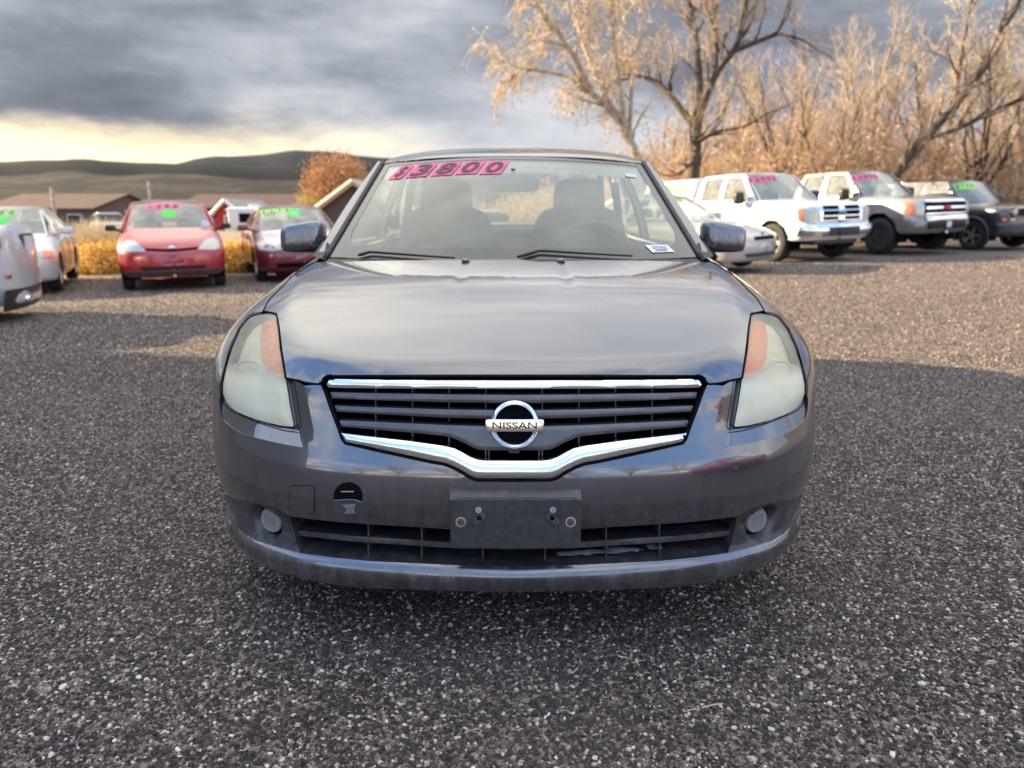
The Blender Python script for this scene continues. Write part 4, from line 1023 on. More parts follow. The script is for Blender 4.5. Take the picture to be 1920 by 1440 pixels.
gso = bpy.data.objects.new('gravel_stones', me); col.objects.link(gso); tag(gso, 'loose dark grey and tan gravel stones covering the lot', 'gravel', kind='stuff')
ng = bpy.data.node_groups.new('gravel_scatter', 'GeometryNodeTree')
ng.interface.new_socket('Geometry', in_out='INPUT', socket_type='NodeSocketGeometry'); ng.interface.new_socket('Geometry', in_out='OUTPUT', socket_type='NodeSocketGeometry')
gi, go = ng.nodes.new('NodeGroupInput'), ng.nodes.new('NodeGroupOutput'); ip = ng.nodes.new('GeometryNodeInstanceOnPoints'); ci = ng.nodes.new('GeometryNodeCollectionInfo')
ci.inputs['Collection'].default_value = pcoll; ci.inputs['Separate Children'].default_value = True; ci.inputs['Reset Children'].default_value = True
ip.inputs['Pick Instance'].default_value = True
def nat(nm, typ): n = ng.nodes.new('GeometryNodeInputNamedAttribute'); n.data_type = typ; n.inputs['Name'].default_value = nm; return [o for o in n.outputs if o.enabled][0]
mp_ = ng.nodes.new('GeometryNodeMeshToPoints')
ng.links.new(gi.outputs[0], ip.inputs['Points']); ng.links.new(ci.outputs[0], ip.inputs['Instance'])
ng.links.new(nat('sc', 'FLOAT'), ip.inputs['Scale']); ng.links.new(nat('rt', 'FLOAT_VECTOR'), ip.inputs['Rotation'])
ng.links.new(ip.outputs[0], go.inputs[0]); ng.nodes.remove(mp_)
gso.modifiers.new('scatter', 'NODES').node_group = ng
# straw and splinters lying on the stones
q = MB(); rs = random.Random(5)
M['straw'] = mat('straw', (.45, .36, .20), .8)
spots = [(1335, 1330, .055, .25), (1300, 1338, .03, .1), (990, 1192, .03, 1.2), (1315, 1165, .02, .2), (1792, 1020, .05, 2.0), (1848, 948, .03, .3), (1770, 1120, .02, .8), (45, 925, .03, .5), (1080, 1262, .02, .9), (1590, 940, .02, .4), (120, 1180, .025, 2.4)]
for _ in range(60): spots.append((rs.uniform(20, 1900), rs.uniform(760, 1420), rs.uniform(.006, .018), rs.uniform(0, 3.1)))
for (a_, b_, L_, an) in spots:
    x, y = W_(a_, b_); c, s = math.cos(an) * L_ / 2, math.sin(an) * L_ / 2; z = .009
    q.tube([(x - c, y - s, z), (x + c * .1, y + s * .1, z + .003), (x + c, y + s, z + .001)], .0011 + L_ * .022, 4)
tag(q.build('dry_straw', M['straw']), 'scattered bits of dry straw lying on the gravel', 'straw', kind='stuff')

# ------------------------------------------------------------------ workshop out of view on the left whose shadow covers the foreground
M['siding'] = mat('workshop_siding', (.36, .33, .29), .8, var=.1); M['roofm'] = mat('workshop_roof', (.16, .10, .08), .7)
sh = empty('workshop', (-21, 3.40, 0), math.atan2(-.31, .95), 'long tan workshop with low gable roof left of the lot', 'building')
q = MB(); q.box((0, -3.2, 3.3), (16, 22, 6.6)); q.build('wall', M['siding'], sh)
q = MB(); q.add([(-8.4, -14.6, 6.6), (8.4, -14.6, 6.6), (8.4, 8.2, 6.6), (-8.4, 8.2, 6.6), (0, -14.6, 8.3), (0, 8.2, 8.3)], [(0, 4, 5, 3), (1, 2, 5, 4), (0, 1, 4), (3, 5, 2)]); q.build('roof', M['roofm'], sh)

# ================================================================== parked vehicles
def vehicle(spec, name, loc, rz, label, cat, paint, group=None):
    s = spec; c = empty(name, (loc[0], loc[1], s.get('dz', 0) + float(terr(loc[0], loc[1]))), rz, label, cat, group)
    sl_x = (terr(loc[0] + 1, loc[1]) - terr(loc[0], loc[1]))
    c.rotation_euler[1] = -math.atan(float(sl_x))
    b = Body(s['y0'], s['W'], s['Zc'], Lf=s.get('Lf', .5), n=s.get('n', 3), Lr=s.get('Lr', .4), L=s['L'], zb=s.get('zb', .22), k=s.get('k', .12), kf=s.get('kf', .06), crown=s.get('crown', .03), hw=s['hw'], crease=None)
    za = s.get('za', .55); L = s['L']; zw, rw = s['rw'], s['rw'] + s.get('ar', .055)
    class C2(Cyl):
        def to2(q_, P): raise NotImplementedError
        def ym(q_, t):
            l = .5; t = np.asarray(t, float); f = lambda v: l * (1 - np.cos(np.pi / 2 * np.clip(v / l, 0, 1)))
            return np.where(t < l, f(t), np.where(t > L - l, L - f(L - t), t))
        def lift(q_, Q): R2 = Q.copy(); R2[:, 0] = q_.ym(Q[:, 0]); P_ = Cyl.lift(q_, R2); e_ = (Q[:, 0] <= .0152) | (Q[:, 0] >= L - .0152); P_[e_, 0] = 0; return P_
    for sd in (-1, 1):
        cy = C2(b, za, sd, .9)
        A = []
        arcs = [np.array([(ax + rw * math.cos(t), zw + rw * math.sin(t)) for t in np.linspace(-.6, math.pi + .6, 30)]) for ax in s['ax']]
        holes = []
        for a in arcs:
            xw = s['hw']; holes.append(np.c_[a[:, 0], .9 * np.arctan2(a[:, 1] - za, xw)])
        lo, hi = -.9 * 1.50, .9 * math.pi / 2
        poly2 = np.array([(.015, hi), (.015, lo), (L - .015, lo), (L - .015, hi)])[::-1]
        cut = lambda P: np.any([((P[:, 1] - ax) ** 2 + (P[:, 2] - zw) ** 2 < rw ** 2) & (np.abs(P[:, 0]) > s['hw'] * .70) for ax in s['ax']], 0)
        panel('body', cy, None, paint, c, step=.055, bstep=.05, flange=0, poly2=poly2, cut=cut)
        for ax in s['ax']:
            t_ = np.linspace(-.3, math.pi + .3, 24); A = np.c_[np.zeros(24), ax + rw * np.cos(t_), zw + rw * np.sin(t_)]
            A[:, 0] = sd * (b.W(A[:, 2]) - .012 - s.get('tuck', 0)); Bq = A.copy(); Bq[:, 0] = sd * s['hw'] * .62
            MB().grid(np.stack([A, Bq], 1)).build('wheel_arch', M['gap'], c, True)
            if s.get('flare'):
                O = A.copy(); O[:, 0] = sd * (b.W(A[:, 2]) + .004); MB().tube(O, .035, 8).build('fender_flare', M[s['flare']], c, True)
            wheel(c, sd * (s['hw'] - s.get('tw', .2) / 2 - .02), ax, zw, s.get('tw', .2), s.get('rim', .19), s.get('style', 'six'), s['key'])
        for yd in s.get('doors', []):
            zs_ = np.linspace(s.get('zb', .22) + .12, s['zbelt'] - .03, 10); P = b.cast(np.c_[0 * zs_, 0 * zs_ + yd, zs_], np.tile([sd, 0, 0.], (10, 1)), 2); MB().tube(P, .006, 4).build('door_gap', M['gap'], c)
        for yd in s.get('handles', []):
            P = b.cast(np.array([[0, yd, s['zbelt'] - .10]]), np.array([[sd, 0, 0.]]), 2)[0]; sbox('door_handle', tuple(P), (.05, .18, .035), s.get('hm', paint), c, e=.5)
    s['b'] = b; gh = s['gh']; greenhouse(c, gh, paint, s.get('win', M['glass']), M['wind2'], bstep=.08, gapm=M['black'] if s.get('seal') else None)
    # mirrors
    for sd in (-1, 1):
        mx, my, mz = s['mir']; o = sbox('mirror', (sd * mx, my, mz), s.get('mird', (.20, .12, .13)), s.get('mm', paint), c, e=.45)
        MB().tube([(sd * (mx - .07), my + .02, mz - .03), (sd * (mx - .19), my + .03, mz - .06)], .025, 6).build('mirror_arm', s.get('mm', paint), o)
    seats(c, (-.36, .36), gh['top'][1] + .45, s['zbelt'] - .08, h=s.get('sh', .30))
    return c, b
def front_panel(c, b, pts, m, name='headlight', off=.006, mirror=True, fl=.02, step=.05, pil=0.0, both_=False, proj='y'):
    """a lamp, grille or trim whose outline is given in the front view (x, z)"""
    A = resamp(np.array(pts, float), .03); Q = b.cast(np.c_[A[:, 0] * .0 + A[:, 0], np.full(len(A), 1.2), A[:, 1]], np.tile([0, -1., 0], (len(A), 1)), 1.6)
    sp = Sph(b, (0, 1.3, .5)); return panel(name, sp, Q, m, c, step=step, bstep=.03, inset=-off, flange=fl, mirror=mirror, pillow=pil, pr=.04)
def poke(b, x, z): return b.cast(np.array([[x, 1.2, z]]), np.array([[0, -1., 0]]), 1.6)[0]
def plate_text(c, s, p, w, h, m, rz=0):
    pass
M['wind2'] = glass('parked_windscreen', (.74, .84, .78), .22, (.60, .70, .62))
def paint(nm, colr, metal=.5, rough=.35): return mat(nm, colr, rough, metal, 1.0, var=.06, vscale=3, dirt=.18)

# ---- red subcompact
echo = dict(L=4.15, hw=.83, rw=.285, tw=.175, ax=(.74, 3.11), style='cap', key='echo', rim=.17, zbelt=.98, Lf=.55, n=2.8, k=.16, kf=.10, crown=.05, zb=.22, za=.55,
    y0=[(.2, .10), (.3, .03), (.45, 0), (.6, .01), (.75, .10), (.9, .3), (1.2, .6)], W=[(.2, .80), (.5, .83), (.8, .82), (1.0, .78), (1.3, .75)],
    Zc=[(-.1, .66), (.05, .73), (.2, .80), (.5, .90), (.85, 1.0), (1.6, 1.03), (3.4, 1.05), (3.9, 1.08), (4.15, 1.0)],
    gh=dict(bot=(.70, .85, 1.02, .985, .975), top=(.57, 1.62, 1.70, 1.455, 1.43), rbot=(.62, 3.72, 3.6, 1.06, 1.05), rtop=(.54, 2.95, 2.9, 1.46, 1.43), xb=.765, xt=.585, zb=.97, zt=1.44, crown=.035,
            rail=[(1.70, 1.435), (2.2, 1.455), (2.9, 1.435)], wins=[[(1.22, 1.02), (1.72, 1.38), (2.12, 1.40), (2.12, 1.02)], [(2.2, 1.02), (2.2, 1.40), (2.85, 1.38), (3.3, 1.08)]], wf=(.05, .03, .04)),
    mir=(.93, 1.22, 1.02), mird=(.17, .10, .10), mm=M['black'], doors=(1.1, 2.15, 3.1), handles=(2.0,), sh=.26, hm=M['black'])
P = paint('red_paint', (.42, .008, .022), .2, .35)
c, b = vehicle(echo, 'small_sedan', (-5.53, 12.35), R(24), 'small bright red sedan with a pink price and green card in its windscreen', 'car', P)
front_panel(c, b, [(-.75, .70), (-.73, .78), (-.66, .83), (-.54, .81), (-.44, .72), (-.40, .655), (-.60, .645), (-.73, .655)], M['lamp'])
front_panel(c, b, [(-.38, .665), (-.40, .70), (0, .675), (.40, .70), (.38, .665), (0, .635)], M['gap'], 'grille', mirror=False)
front_panel(c, b, [(-.50, .41), (-.47, .35), (.47, .35), (.50, .41)], M['black'], 'lower_grille', mirror=False)
front_panel(c, b, [(-.76, .33), (-.76, .27), (.76, .27), (.76, .33)], M['trimdark'], 'chin_spoiler', .012, mirror=False)
front_panel(c, b, [(-.17, .53), (-.17, .46), (.17, .46), (.17, .53)], paint('deep_red', (.30, .004, .015), .1), 'plate_recess', .008, mirror=False)
sbox('badge', tuple(poke(b, 0, .70) + [0, -.01, 0]), (.10, .02, .06), M['chrome'], c, e=.8)
price_tags(c, echo['gh'], '1495', -.12, .80, .15, .125, .010, M['pink'], .15, card=(.02, .52, .19, .25))
MB().lathe([(.07, .0), (.001, .0)], 'y', 20).build('round_sticker', M['white'], c).location = tuple(wpt(echo['gh']['bot'], echo['gh']['top'], np.array(.85), np.array(.15), off=.012))

# ---- maroon and silver small sedan
def sedan(key, L=4.45, hw=.86, **kw):
    d = dict(L=L, hw=hw, rw=.30, tw=.185, ax=(.86, .86 + 2.64), style='cap', key=key, rim=.185, zbelt=.95, Lf=.5, n=3.0, k=.14, kf=.08, crown=.04, zb=.20, za=.55,
        y0=[(.15, .10), (.28, .02), (.45, 0), (.58, .015), (.70, .07), (.8, .16), (1.2, .6)], W=[(.2, hw - .03), (.5, hw), (.8, hw - .01), (1.0, hw - .05), (1.3, hw - .07)],
        Zc=[(-.1, .58), (.05, .67), (.2, .73), (.6, .83), (1.1, .925), (1.8, .97), (3.5, 1.0), (3.9, 1.04), (4.3, 1.03), (L, .93)],
        gh=dict(bot=(.70, 1.15, 1.32, .925, .92), top=(.57, 1.92, 2.0, 1.36, 1.335), rbot=(.62, 3.75, 3.62, 1.03, 1.02), rtop=(.54, 3.0, 2.95, 1.37, 1.34), xb=hw - .065, xt=.585, zb=.93, zt=1.35, crown=.035,
            rail=[(2.0, 1.34), (2.4, 1.36), (2.95, 1.345)], wins=[[(1.55, .97), (2.03, 1.29), (2.42, 1.31), (2.42, .98)], [(2.5, .98), (2.5, 1.31), (2.9, 1.29), (3.35, 1.04)]], wf=(.04, .03, .035)),
        mir=(hw + .10, 1.50, .98), mird=(.19, .11, .12), doors=(1.35, 2.42, 3.35), handles=(2.3, 3.2), sh=.26)
    d.update(kw); return d
civ = sedan('civ'); P = paint('maroon_paint', (.17, .008, .02), .3)
c, b = vehicle(civ, 'compact_sedan', (-3.72, 13.75), R(23), 'maroon sedan with silver hood and lime price tags half hidden by a mirror', 'car', P)
front_panel(c, b, [(-.80, .60), (-.80, .72), (-.68, .755), (-.46, .72), (-.42, .60), (-.60, .57)], M['lamp'])
for sd in (-1, 1):
    for k, (x, mm) in enumerate(((.66, M['amber']), (.54, M['chrome']))): sbox('lamp_bowl', tuple(poke(b, sd * x, .66) + [0, -.012, 0]), (.09, .03, .09), mm, c, e=.9)
front_panel(c, b, [(-.34, .70), (-.36, .645), (.36, .645), (.34, .70)], M['gap'], 'grille', mirror=False)
front_panel(c, b, [(-.55, .36), (-.50, .28), (.50, .28), (.55, .36)], M['gap'], 'lower_grille', mirror=False)
# silver hood skin
hp = np.array([(-.60, .14), (0, .10), (.60, .14), (.68, .5), (.70, 1.12), (0, 1.12), (-.70, 1.12), (-.68, .5)])
P2 = paint('silver_hood', (.55, .45, .46), .25); panel('hood', Top(b), None, P2, c, step=.06, bstep=.05, inset=-.006, flange=.012, poly2=hp)
price_tags(c, civ['gh'], '2695', -.50, .84, .13, .12, .03, M['lime'], .1, card=(.06, .72, .24, .30))

# ---- silver sedan at the left edge of the row
P = paint('pale_silver', (.62, .60, .58), .25)
acc = sedan('acc', L=4.7, hw=.88, style='six')
c, b = vehicle(acc, 'silver_sedan', (-7.95, 11.45), R(25), 'silver sedan behind the car at the left edge, lime price in windscreen', 'car', P)
front_panel(c, b, [(-.82, .56), (-.82, .67), (-.60, .69), (-.44, .66), (-.44, .57)], M['lamp'])
front_panel(c, b, [(-.83, .565), (-.83, .665), (-.72, .68), (-.72, .57)], M['amber'], 'turn_signal', .012)
front_panel(c, b, [(-.36, .66), (-.38, .58), (.38, .58), (.36, .66)], M['gap'], 'grille', mirror=False)
front_panel(c, b, [(-.60, .36), (-.55, .28), (.55, .28), (.60, .36)], M['black'], 'lower_grille', mirror=False)
price_tags(c, acc['gh'], '4800', -.10, .80, .15, .12, .03, M['lime'], .15, card=(.10, .50, .16, .2))

# ---- car seen from behind, cut by the left edge of the picture
P = paint('silver_paint_rear', (.56, .57, .60), .3)
cr = sedan('cor', L=4.5, hw=.87, style='six'); cr['Zc'] = [(-.1, .58), (.05, .70), (.6, .90), (1.1, .97), (1.8, 1.0), (3.5, 1.05), (3.9, 1.07), (4.3, 1.07), (4.45, 1.01), (4.5, .88)]
cr['gh'] = dict(cr['gh']); cr['gh']['rbot'] = (.62, 3.88, 3.74, 1.07, 1.06); cr['gh']['rtop'] = (.54, 3.05, 3.0, 1.45, 1.41); cr['gh']['top'] = (.57, 1.92, 2.0, 1.42, 1.39); cr['gh']['rail'] = [(2.0, 1.40), (2.4, 1.43), (3.0, 1.41)]; cr['gh']['zt'] = 1.42
cr['dz'] = -.01
# heading away to the left: rear end towards the camera's right
hd = R(-70); dirf = np.array([math.sin(hd), -math.cos(hd)])       # front direction
rear_c = np.array([-5.60, 8.80]); front_c = rear_c + dirf * 4.5
c, b = vehicle(cr, 'silver_sedan', tuple(front_c), hd, 'silver sedan cut off by the left edge, its red tail lamp and trunk showing', 'car', P)
def rpoke(x, z): return b.cast(np.array([[x, 3.4, z]]), np.array([[0, 1., 0]]), 1.6)[0]
for sd in (-1, 1): sbox('tail_light', tuple(rpoke(sd * .70, .88) + [0, -.05, 0]), (.30, .16, .16), M['redlens'], c, e=.55)
o = sbox('number_plate', tuple(rpoke(0, .86) + [0, .004, 0]), (.32, .02, .16), M['platew'], c, e=.1)
sbox('plate_recess', tuple(rpoke(0, .86) + [0, -.012, 0]), (.50, .02, .22), M['trimdark'], c, e=.2)
for sd in (-1, 1): sbox('reflector', tuple(rpoke(sd * .62, .52) + [0, .0, 0]), (.14, .02, .04), M['redlens'], c, e=.3)
MB().tube([tuple(rpoke(.35, .30) + [0, -.2, -.05]), tuple(rpoke(.35, .30) + [0, .03, -.05])], .035, 12).build('exhaust_pipe', M['chrome'], c, True)
sp_ = np.stack([np.c_[np.linspace(-.80, .80, 16), 4.515 - .12 * np.linspace(-1, 1, 16) ** 2, np.full(16, .38)], np.c_[np.linspace(-.80, .80, 16), 4.47 - .12 * np.linspace(-1, 1, 16) ** 2, np.full(16, .15)]], 1)
MB().grid(sp_, 0, False).build('rear_skirt', M['black'], c)
sbox('mud_flap', (-.80, 3.95, .30), (.20, .02, .32), M['black'], c, e=.2)
MB().tube([(.2, 3.1, 1.44), (.2, 3.3, 1.56)], .006, 5).build('antenna', M['black'], c)

# ---- silver coupe behind the right mirror
P = paint('champagne_paint', (.48, .46, .42), .35)
cv_ = sedan('cav', L=4.6, hw=.86, style='steel')
c, b = vehicle(cv_, 'silver_sedan', (4.55, 13.55), R(46), 'silver sedan with hazy headlights behind the right wing mirror', 'car', P)
front_panel(c, b, [(-.80, .60), (-.79, .68), (-.62, .70), (-.44, .66), (-.44, .59)], mat('hazy_lamp', (.60, .58, .38), .3, 0, 1.0))
front_panel(c, b, [(-.36, .64), (-.38, .58), (.38, .58), (.36, .64)], M['gap'], 'grille', mirror=False)
front_panel(c, b, [(-.60, .36), (-.55, .29), (.55, .29), (.60, .36)], M['trimdark'], 'lower_grille', mirror=False)
sbox('badge', tuple(poke(b, 0, .68) + [0, -.012, 0]), (.09, .02, .05), M['black'], c, e=.8)
price_tags(c, cv_['gh'], '2995', -.5, .80, .15, .12, .02, M['lime'], .15)

# ---- pickups
def pickup(key, **kw):
    d = dict(L=5.8, hw=.99, rw=.40, tw=.26, ax=(.95, .95 + 3.65), style='six', key=key, rim=.235, zbelt=1.22, Lf=.30, n=5.5, Lr=.12, k=.10, kf=.08, crown=.03, zb=.44, za=.8, ar=.075,
        y0=[(.4, .10), (.55, .02), (.65, .0), (.78, .02), (.80, .05), (1.0, .055), (1.12, .08), (1.25, .2)], W=[(.4, .94), (.7, .985), (1.0, .985), (1.2, .95), (1.4, .92)],
        Zc=[(-.1, 1.04), (.05, 1.13), (.25, 1.20), (.8, 1.25), (1.4, 1.29), (2.0, 1.30), (4.0, 1.31), (5.8, 1.31)],
        gh=dict(bot=(.80, 1.36, 1.52, 1.255, 1.24), top=(.66, 2.02, 2.12, 1.845, 1.82), rbot=(.80, 3.62, 3.60, 1.26, 1.25), rtop=(.68, 3.50, 3.48, 1.85, 1.82), xb=.90, xt=.70, zb=1.24, zt=1.84, crown=.05,
            rail=[(2.12, 1.83), (2.7, 1.85), (3.48, 1.83)], wins=[[(1.72, 1.29), (2.18, 1.76), (2.62, 1.78), (2.62, 1.29)], [(2.78, 1.29), (2.78, 1.77), (3.36, 1.76), (3.40, 1.29)]], wf=(.04, .03, .03)),
        mir=(1.10, 1.85, 1.33), mird=(.24, .14, .26), mm=M['black'], doors=(1.50, 2.70, 3.50), handles=(2.55,), sh=.36, win=M['glassmid'], seal=1)
    d.update(kw); return d
M['glassmid'] = glass('mid_glass', (.42, .46, .45), .30, (.60, .62, .56))  # pale film stands in for bright reflections on these windows
P = paint('white_truck_paint', (.74, .75, .76), 0, .35)
f = pickup('f15', style='five')
c, b = vehicle(f, 'pickup_truck', (6.75, 15.55), R(25), 'white pickup truck with chrome grille, camper topper and pink price tags', 'pickup truck', P)
front_panel(c, b, [(-.60, .84), (-.60, 1.13), (.60, 1.13), (.60, .84)], M['chrome'], 'grille_surround', .02, mirror=False, fl=.04)
for z, hgt in ((1.085, .035), (.985, .045), (.885, .035)):
    for x0 in (-.50, .09): front_panel(c, b, [(x0 if z != 1.085 or 1 else 0, z - hgt), (x0, z + hgt), (x0 + .41, z + hgt), (x0 + .41, z - hgt)], M['gap'], 'grille_opening', .026, mirror=False, fl=.0)
sbox('badge', tuple(poke(b, 0, .985) + [0, -.035, 0]), (.24, .03, .10), mat('blue_badge', (.05, .07, .13), .2, .3, 1), c, e=.9)
front_panel(c, b, [(-.93, .82), (-.93, 1.10), (-.66, 1.10), (-.66, .80)], M['lamp'], off=.012)
front_panel(c, b, [(-.965, .86), (-.965, 1.08), (-.90, 1.08), (-.90, .86)], M['amber'], 'turn_signal', .016)
front_panel(c, b, [(-.96, .74), (-.96, .56), (-.55, .54), (.55, .54), (.96, .56), (.96, .74)], M['chrome'], 'front_bumper', .05, mirror=False, fl=.08, pil=.02)
front_panel(c, b, [(-.42, .70), (-.42, .56), (.42, .56), (.42, .70)], M['trimdark'], 'lower_grille', .075, mirror=False)
sbox('plate_holder', tuple(poke(b, 0, .63) + [0, -.085, 0]), (.36, .02, .12), M['black'], c, e=.2)
for z in np.linspace(.60, .66, 3)[:1]: sbox('skid_plate', (0, .35, .40), (1.3, .5, .10), M['black'], c, e=.3)
price_tags(c, f['gh'], '12995', -.55, .80, .17, .125, .02, M['pink'], .1, ink=True)
# topper over the bed
q = MB(); pr = [(.90, 1.26), (.90, 1.42), (.80, 1.76), (.62, 1.82), (0, 1.86), (-.62, 1.82), (-.80, 1.76), (-.90, 1.42), (-.90, 1.26)]
g_ = np.array([[(x, y, z) for x, z in pr] for y in (3.70, 5.72)]); q.grid(g_); q.add(g_[0], [tuple(range(9))]); q.add(g_[1], [tuple(range(9))[::-1]]); q.build('camper_topper', P, c, auto=40)
for sd in (-1, 1): MB().add([(sd * .895, 3.9, 1.45), (sd * .895, 5.5, 1.45), (sd * .818, 5.5, 1.71), (sd * .818, 3.9, 1.71)], [(0, 1, 2, 3)]).build('topper_window', M['glassmid'], c)

P = paint('tan_grey_truck_paint', (.25, .23, .205), .4)
s_ = pickup('sil', style='steel', rim=.20, tw=.28, ar=.10, dz=.03)
s_['y0'] = [(.4, .12), (.55, .03), (.65, .0), (.78, .02), (.80, .05), (1.0, .055), (1.12, .08), (1.25, .2)]
c, b = vehicle(s_, 'pickup_truck', (9.55, 16.75), R(25), 'tan grey pickup truck with black wheels between the white truck and black car', 'pickup truck', P)
front_panel(c, b, [(-.64, .86), (-.64, 1.13), (.64, 1.13), (.64, .86)], M['gap'], 'grille', .012, mirror=False)
for z0, z1 in ((1.10, 1.14), (.965, 1.02), (.855, .885)): front_panel(c, b, [(-.64, z0), (-.64, z1), (.64, z1), (.64, z0)], M['chrome'], 'grille_bar', .03, mirror=False)
sbox('badge', tuple(poke(b, 0, .99) + [0, -.045, 0]), (.20, .03, .10), mat('red_badge', (.45, .03, .05), .4), c, e=.7)
front_panel(c, b, [(-.95, .86), (-.95, 1.12), (-.68, 1.12), (-.68, .86)], M['lamp'], off=.012)
front_panel(c, b, [(-.965, .87), (-.965, 1.11), (-.87, 1.11), (-.87, .87)], M['amber'], 'turn_signal', .018)
front_panel(c, b, [(-.66, .72), (-.66, .82), (.66, .82), (.66, .72)], M['chrome'], 'front_bumper', .05, mirror=False, fl=.06, pil=.02)
front_panel(c, b, [(-.58, .70), (-.58, .56), (.58, .56), (.58, .70)], M['black'], 'lower_grille', .04, mirror=False)
front_panel(c, b, [(-.90, .66), (-.90, .60), (-.72, .60), (-.72, .66)], M['lamp'], 'fog_lamp', .012)
sbox('plate_holder', tuple(poke(b, 0, .63) + [0, -.06, 0]), (.16, .02, .13), M['platew'], c, e=.5)
sbox('tow_ball', (0, .0, .46), (.08, .08, .08), M['chrome'], c, e=1)
price_tags(c, s_['gh'], '13995', -.55, .78, .17, .125, .02, M['pink'], .1)

# ---- black boxy utility vehicle at the right edge
P = paint('black_paint', (.018, .02, .028), .2, .3)
jp = dict(L=4.4, hw=.87, rw=.345, tw=.215, ax=(.86, .86 + 2.63), style='five', key='jeep', rim=.22, zbelt=1.06, Lf=.30, n=5, Lr=.15, k=.08, kf=.06, crown=.03, zb=.32, za=.65, ar=.07, flare='trimdark',
    y0=[(.3, .10), (.4, .0), (.56, .0), (.60, .04), (.9, .05), (1.0, .12), (1.2, .3)], W=[(.3, .85), (.6, .87), (.9, .865), (1.1, .82)],
    Zc=[(-.1, .88), (.05, .97), (.25, 1.01), (.8, 1.05), (1.2, 1.08), (2, 1.10), (4.4, 1.10)],
    gh=dict(bot=(.72, 1.18, 1.30, 1.08, 1.07), top=(.62, 1.68, 1.74, 1.61, 1.58), rbot=(.70, 4.30, 4.26, 1.10, 1.10), rtop=(.62, 4.05, 4.02, 1.62, 1.59), xb=.80, xt=.65, zb=1.06, zt=1.60, crown=.03,
        rail=[(1.74, 1.59), (2.7, 1.61), (4.02, 1.59)], wins=[[(1.42, 1.11), (1.78, 1.52), (2.25, 1.54), (2.25, 1.11)], [(2.35, 1.11), (2.35, 1.54), (3.1, 1.54), (3.1, 1.11)], [(3.25, 1.15), (3.25, 1.53), (3.85, 1.52), (3.95, 1.15)]], wf=(.05, .03, .04)),
    mir=(.98, 1.5, 1.16), mird=(.20, .12, .16), mm=M['black'], doors=(1.35, 2.3, 3.2), handles=(2.15,), sh=.34, win=M['glassmid'])
c, b = vehicle(jp, 'utility_vehicle', (11.95, 17.5), R(24), 'black boxy utility vehicle with round headlights at the right edge', 'car', P)
for sd in (-1, 1):
    p0 = poke(b, sd * .60, .86); q = MB(); q.lathe([(.115, .02), (.115, -.025), (.10, -.035)], 'y', 24); o = q.build('headlight_ring', M['black'], c, True); o.location = p0
    q = MB(); q.lathe([(.10, -.025), (.07, -.045), (.001, -.055)], 'y', 24); l_ = q.build('headlight', M['lamp'], c, True); l_.location = p0
    sbox('turn_signal', tuple(poke(b, sd * .79, .70) + [0, -.0, 0]), (.13, .06, .07), M['amber'], c, e=.3); sbox('parking_lamp', tuple(poke(b, sd * .62, .70) + [0, -.0, 0]), (.17, .05, .06), M['lamp'], c, e=.3)
    sbox('fog_lamp', tuple(poke(b, sd * .45, .46) + [0, -.02, 0]), (.10, .05, .10), M['lamp'], c, e=.9)
for i in range(7): sbox('grille_slot', tuple(poke(b, -.36 + i * .12, .86) + [0, -.0, 0]), (.055, .03, .17), M['gap'], c, e=.3)
for i in range(8): sbox('grille_bar', tuple(poke(b, -.42 + i * .12, .86) + [0, -.006, 0]), (.045, .03, .19), M['steelblack'], c, e=.3)
front_panel(c, b, [(-.84, .42), (-.84, .58), (.84, .58), (.84, .42)], M['trimdark'], 'front_bumper', .05, mirror=False, fl=.06)
price_tags(c, jp['gh'], '8799', -.42, .74, .16, .13, .02, M['lime'], .1)

# ---- red car behind the camera, seen as a reflection in the corner of the bumper
P = bpy.data.materials['red_paint']
cr2 = sedan('acc', L=4.6, hw=.88); c, b = vehicle(cr2, 'red_sedan', (4.5, 0.7), R(180 + 12), 'red sedan parked to the right behind the viewpoint', 'car', P)

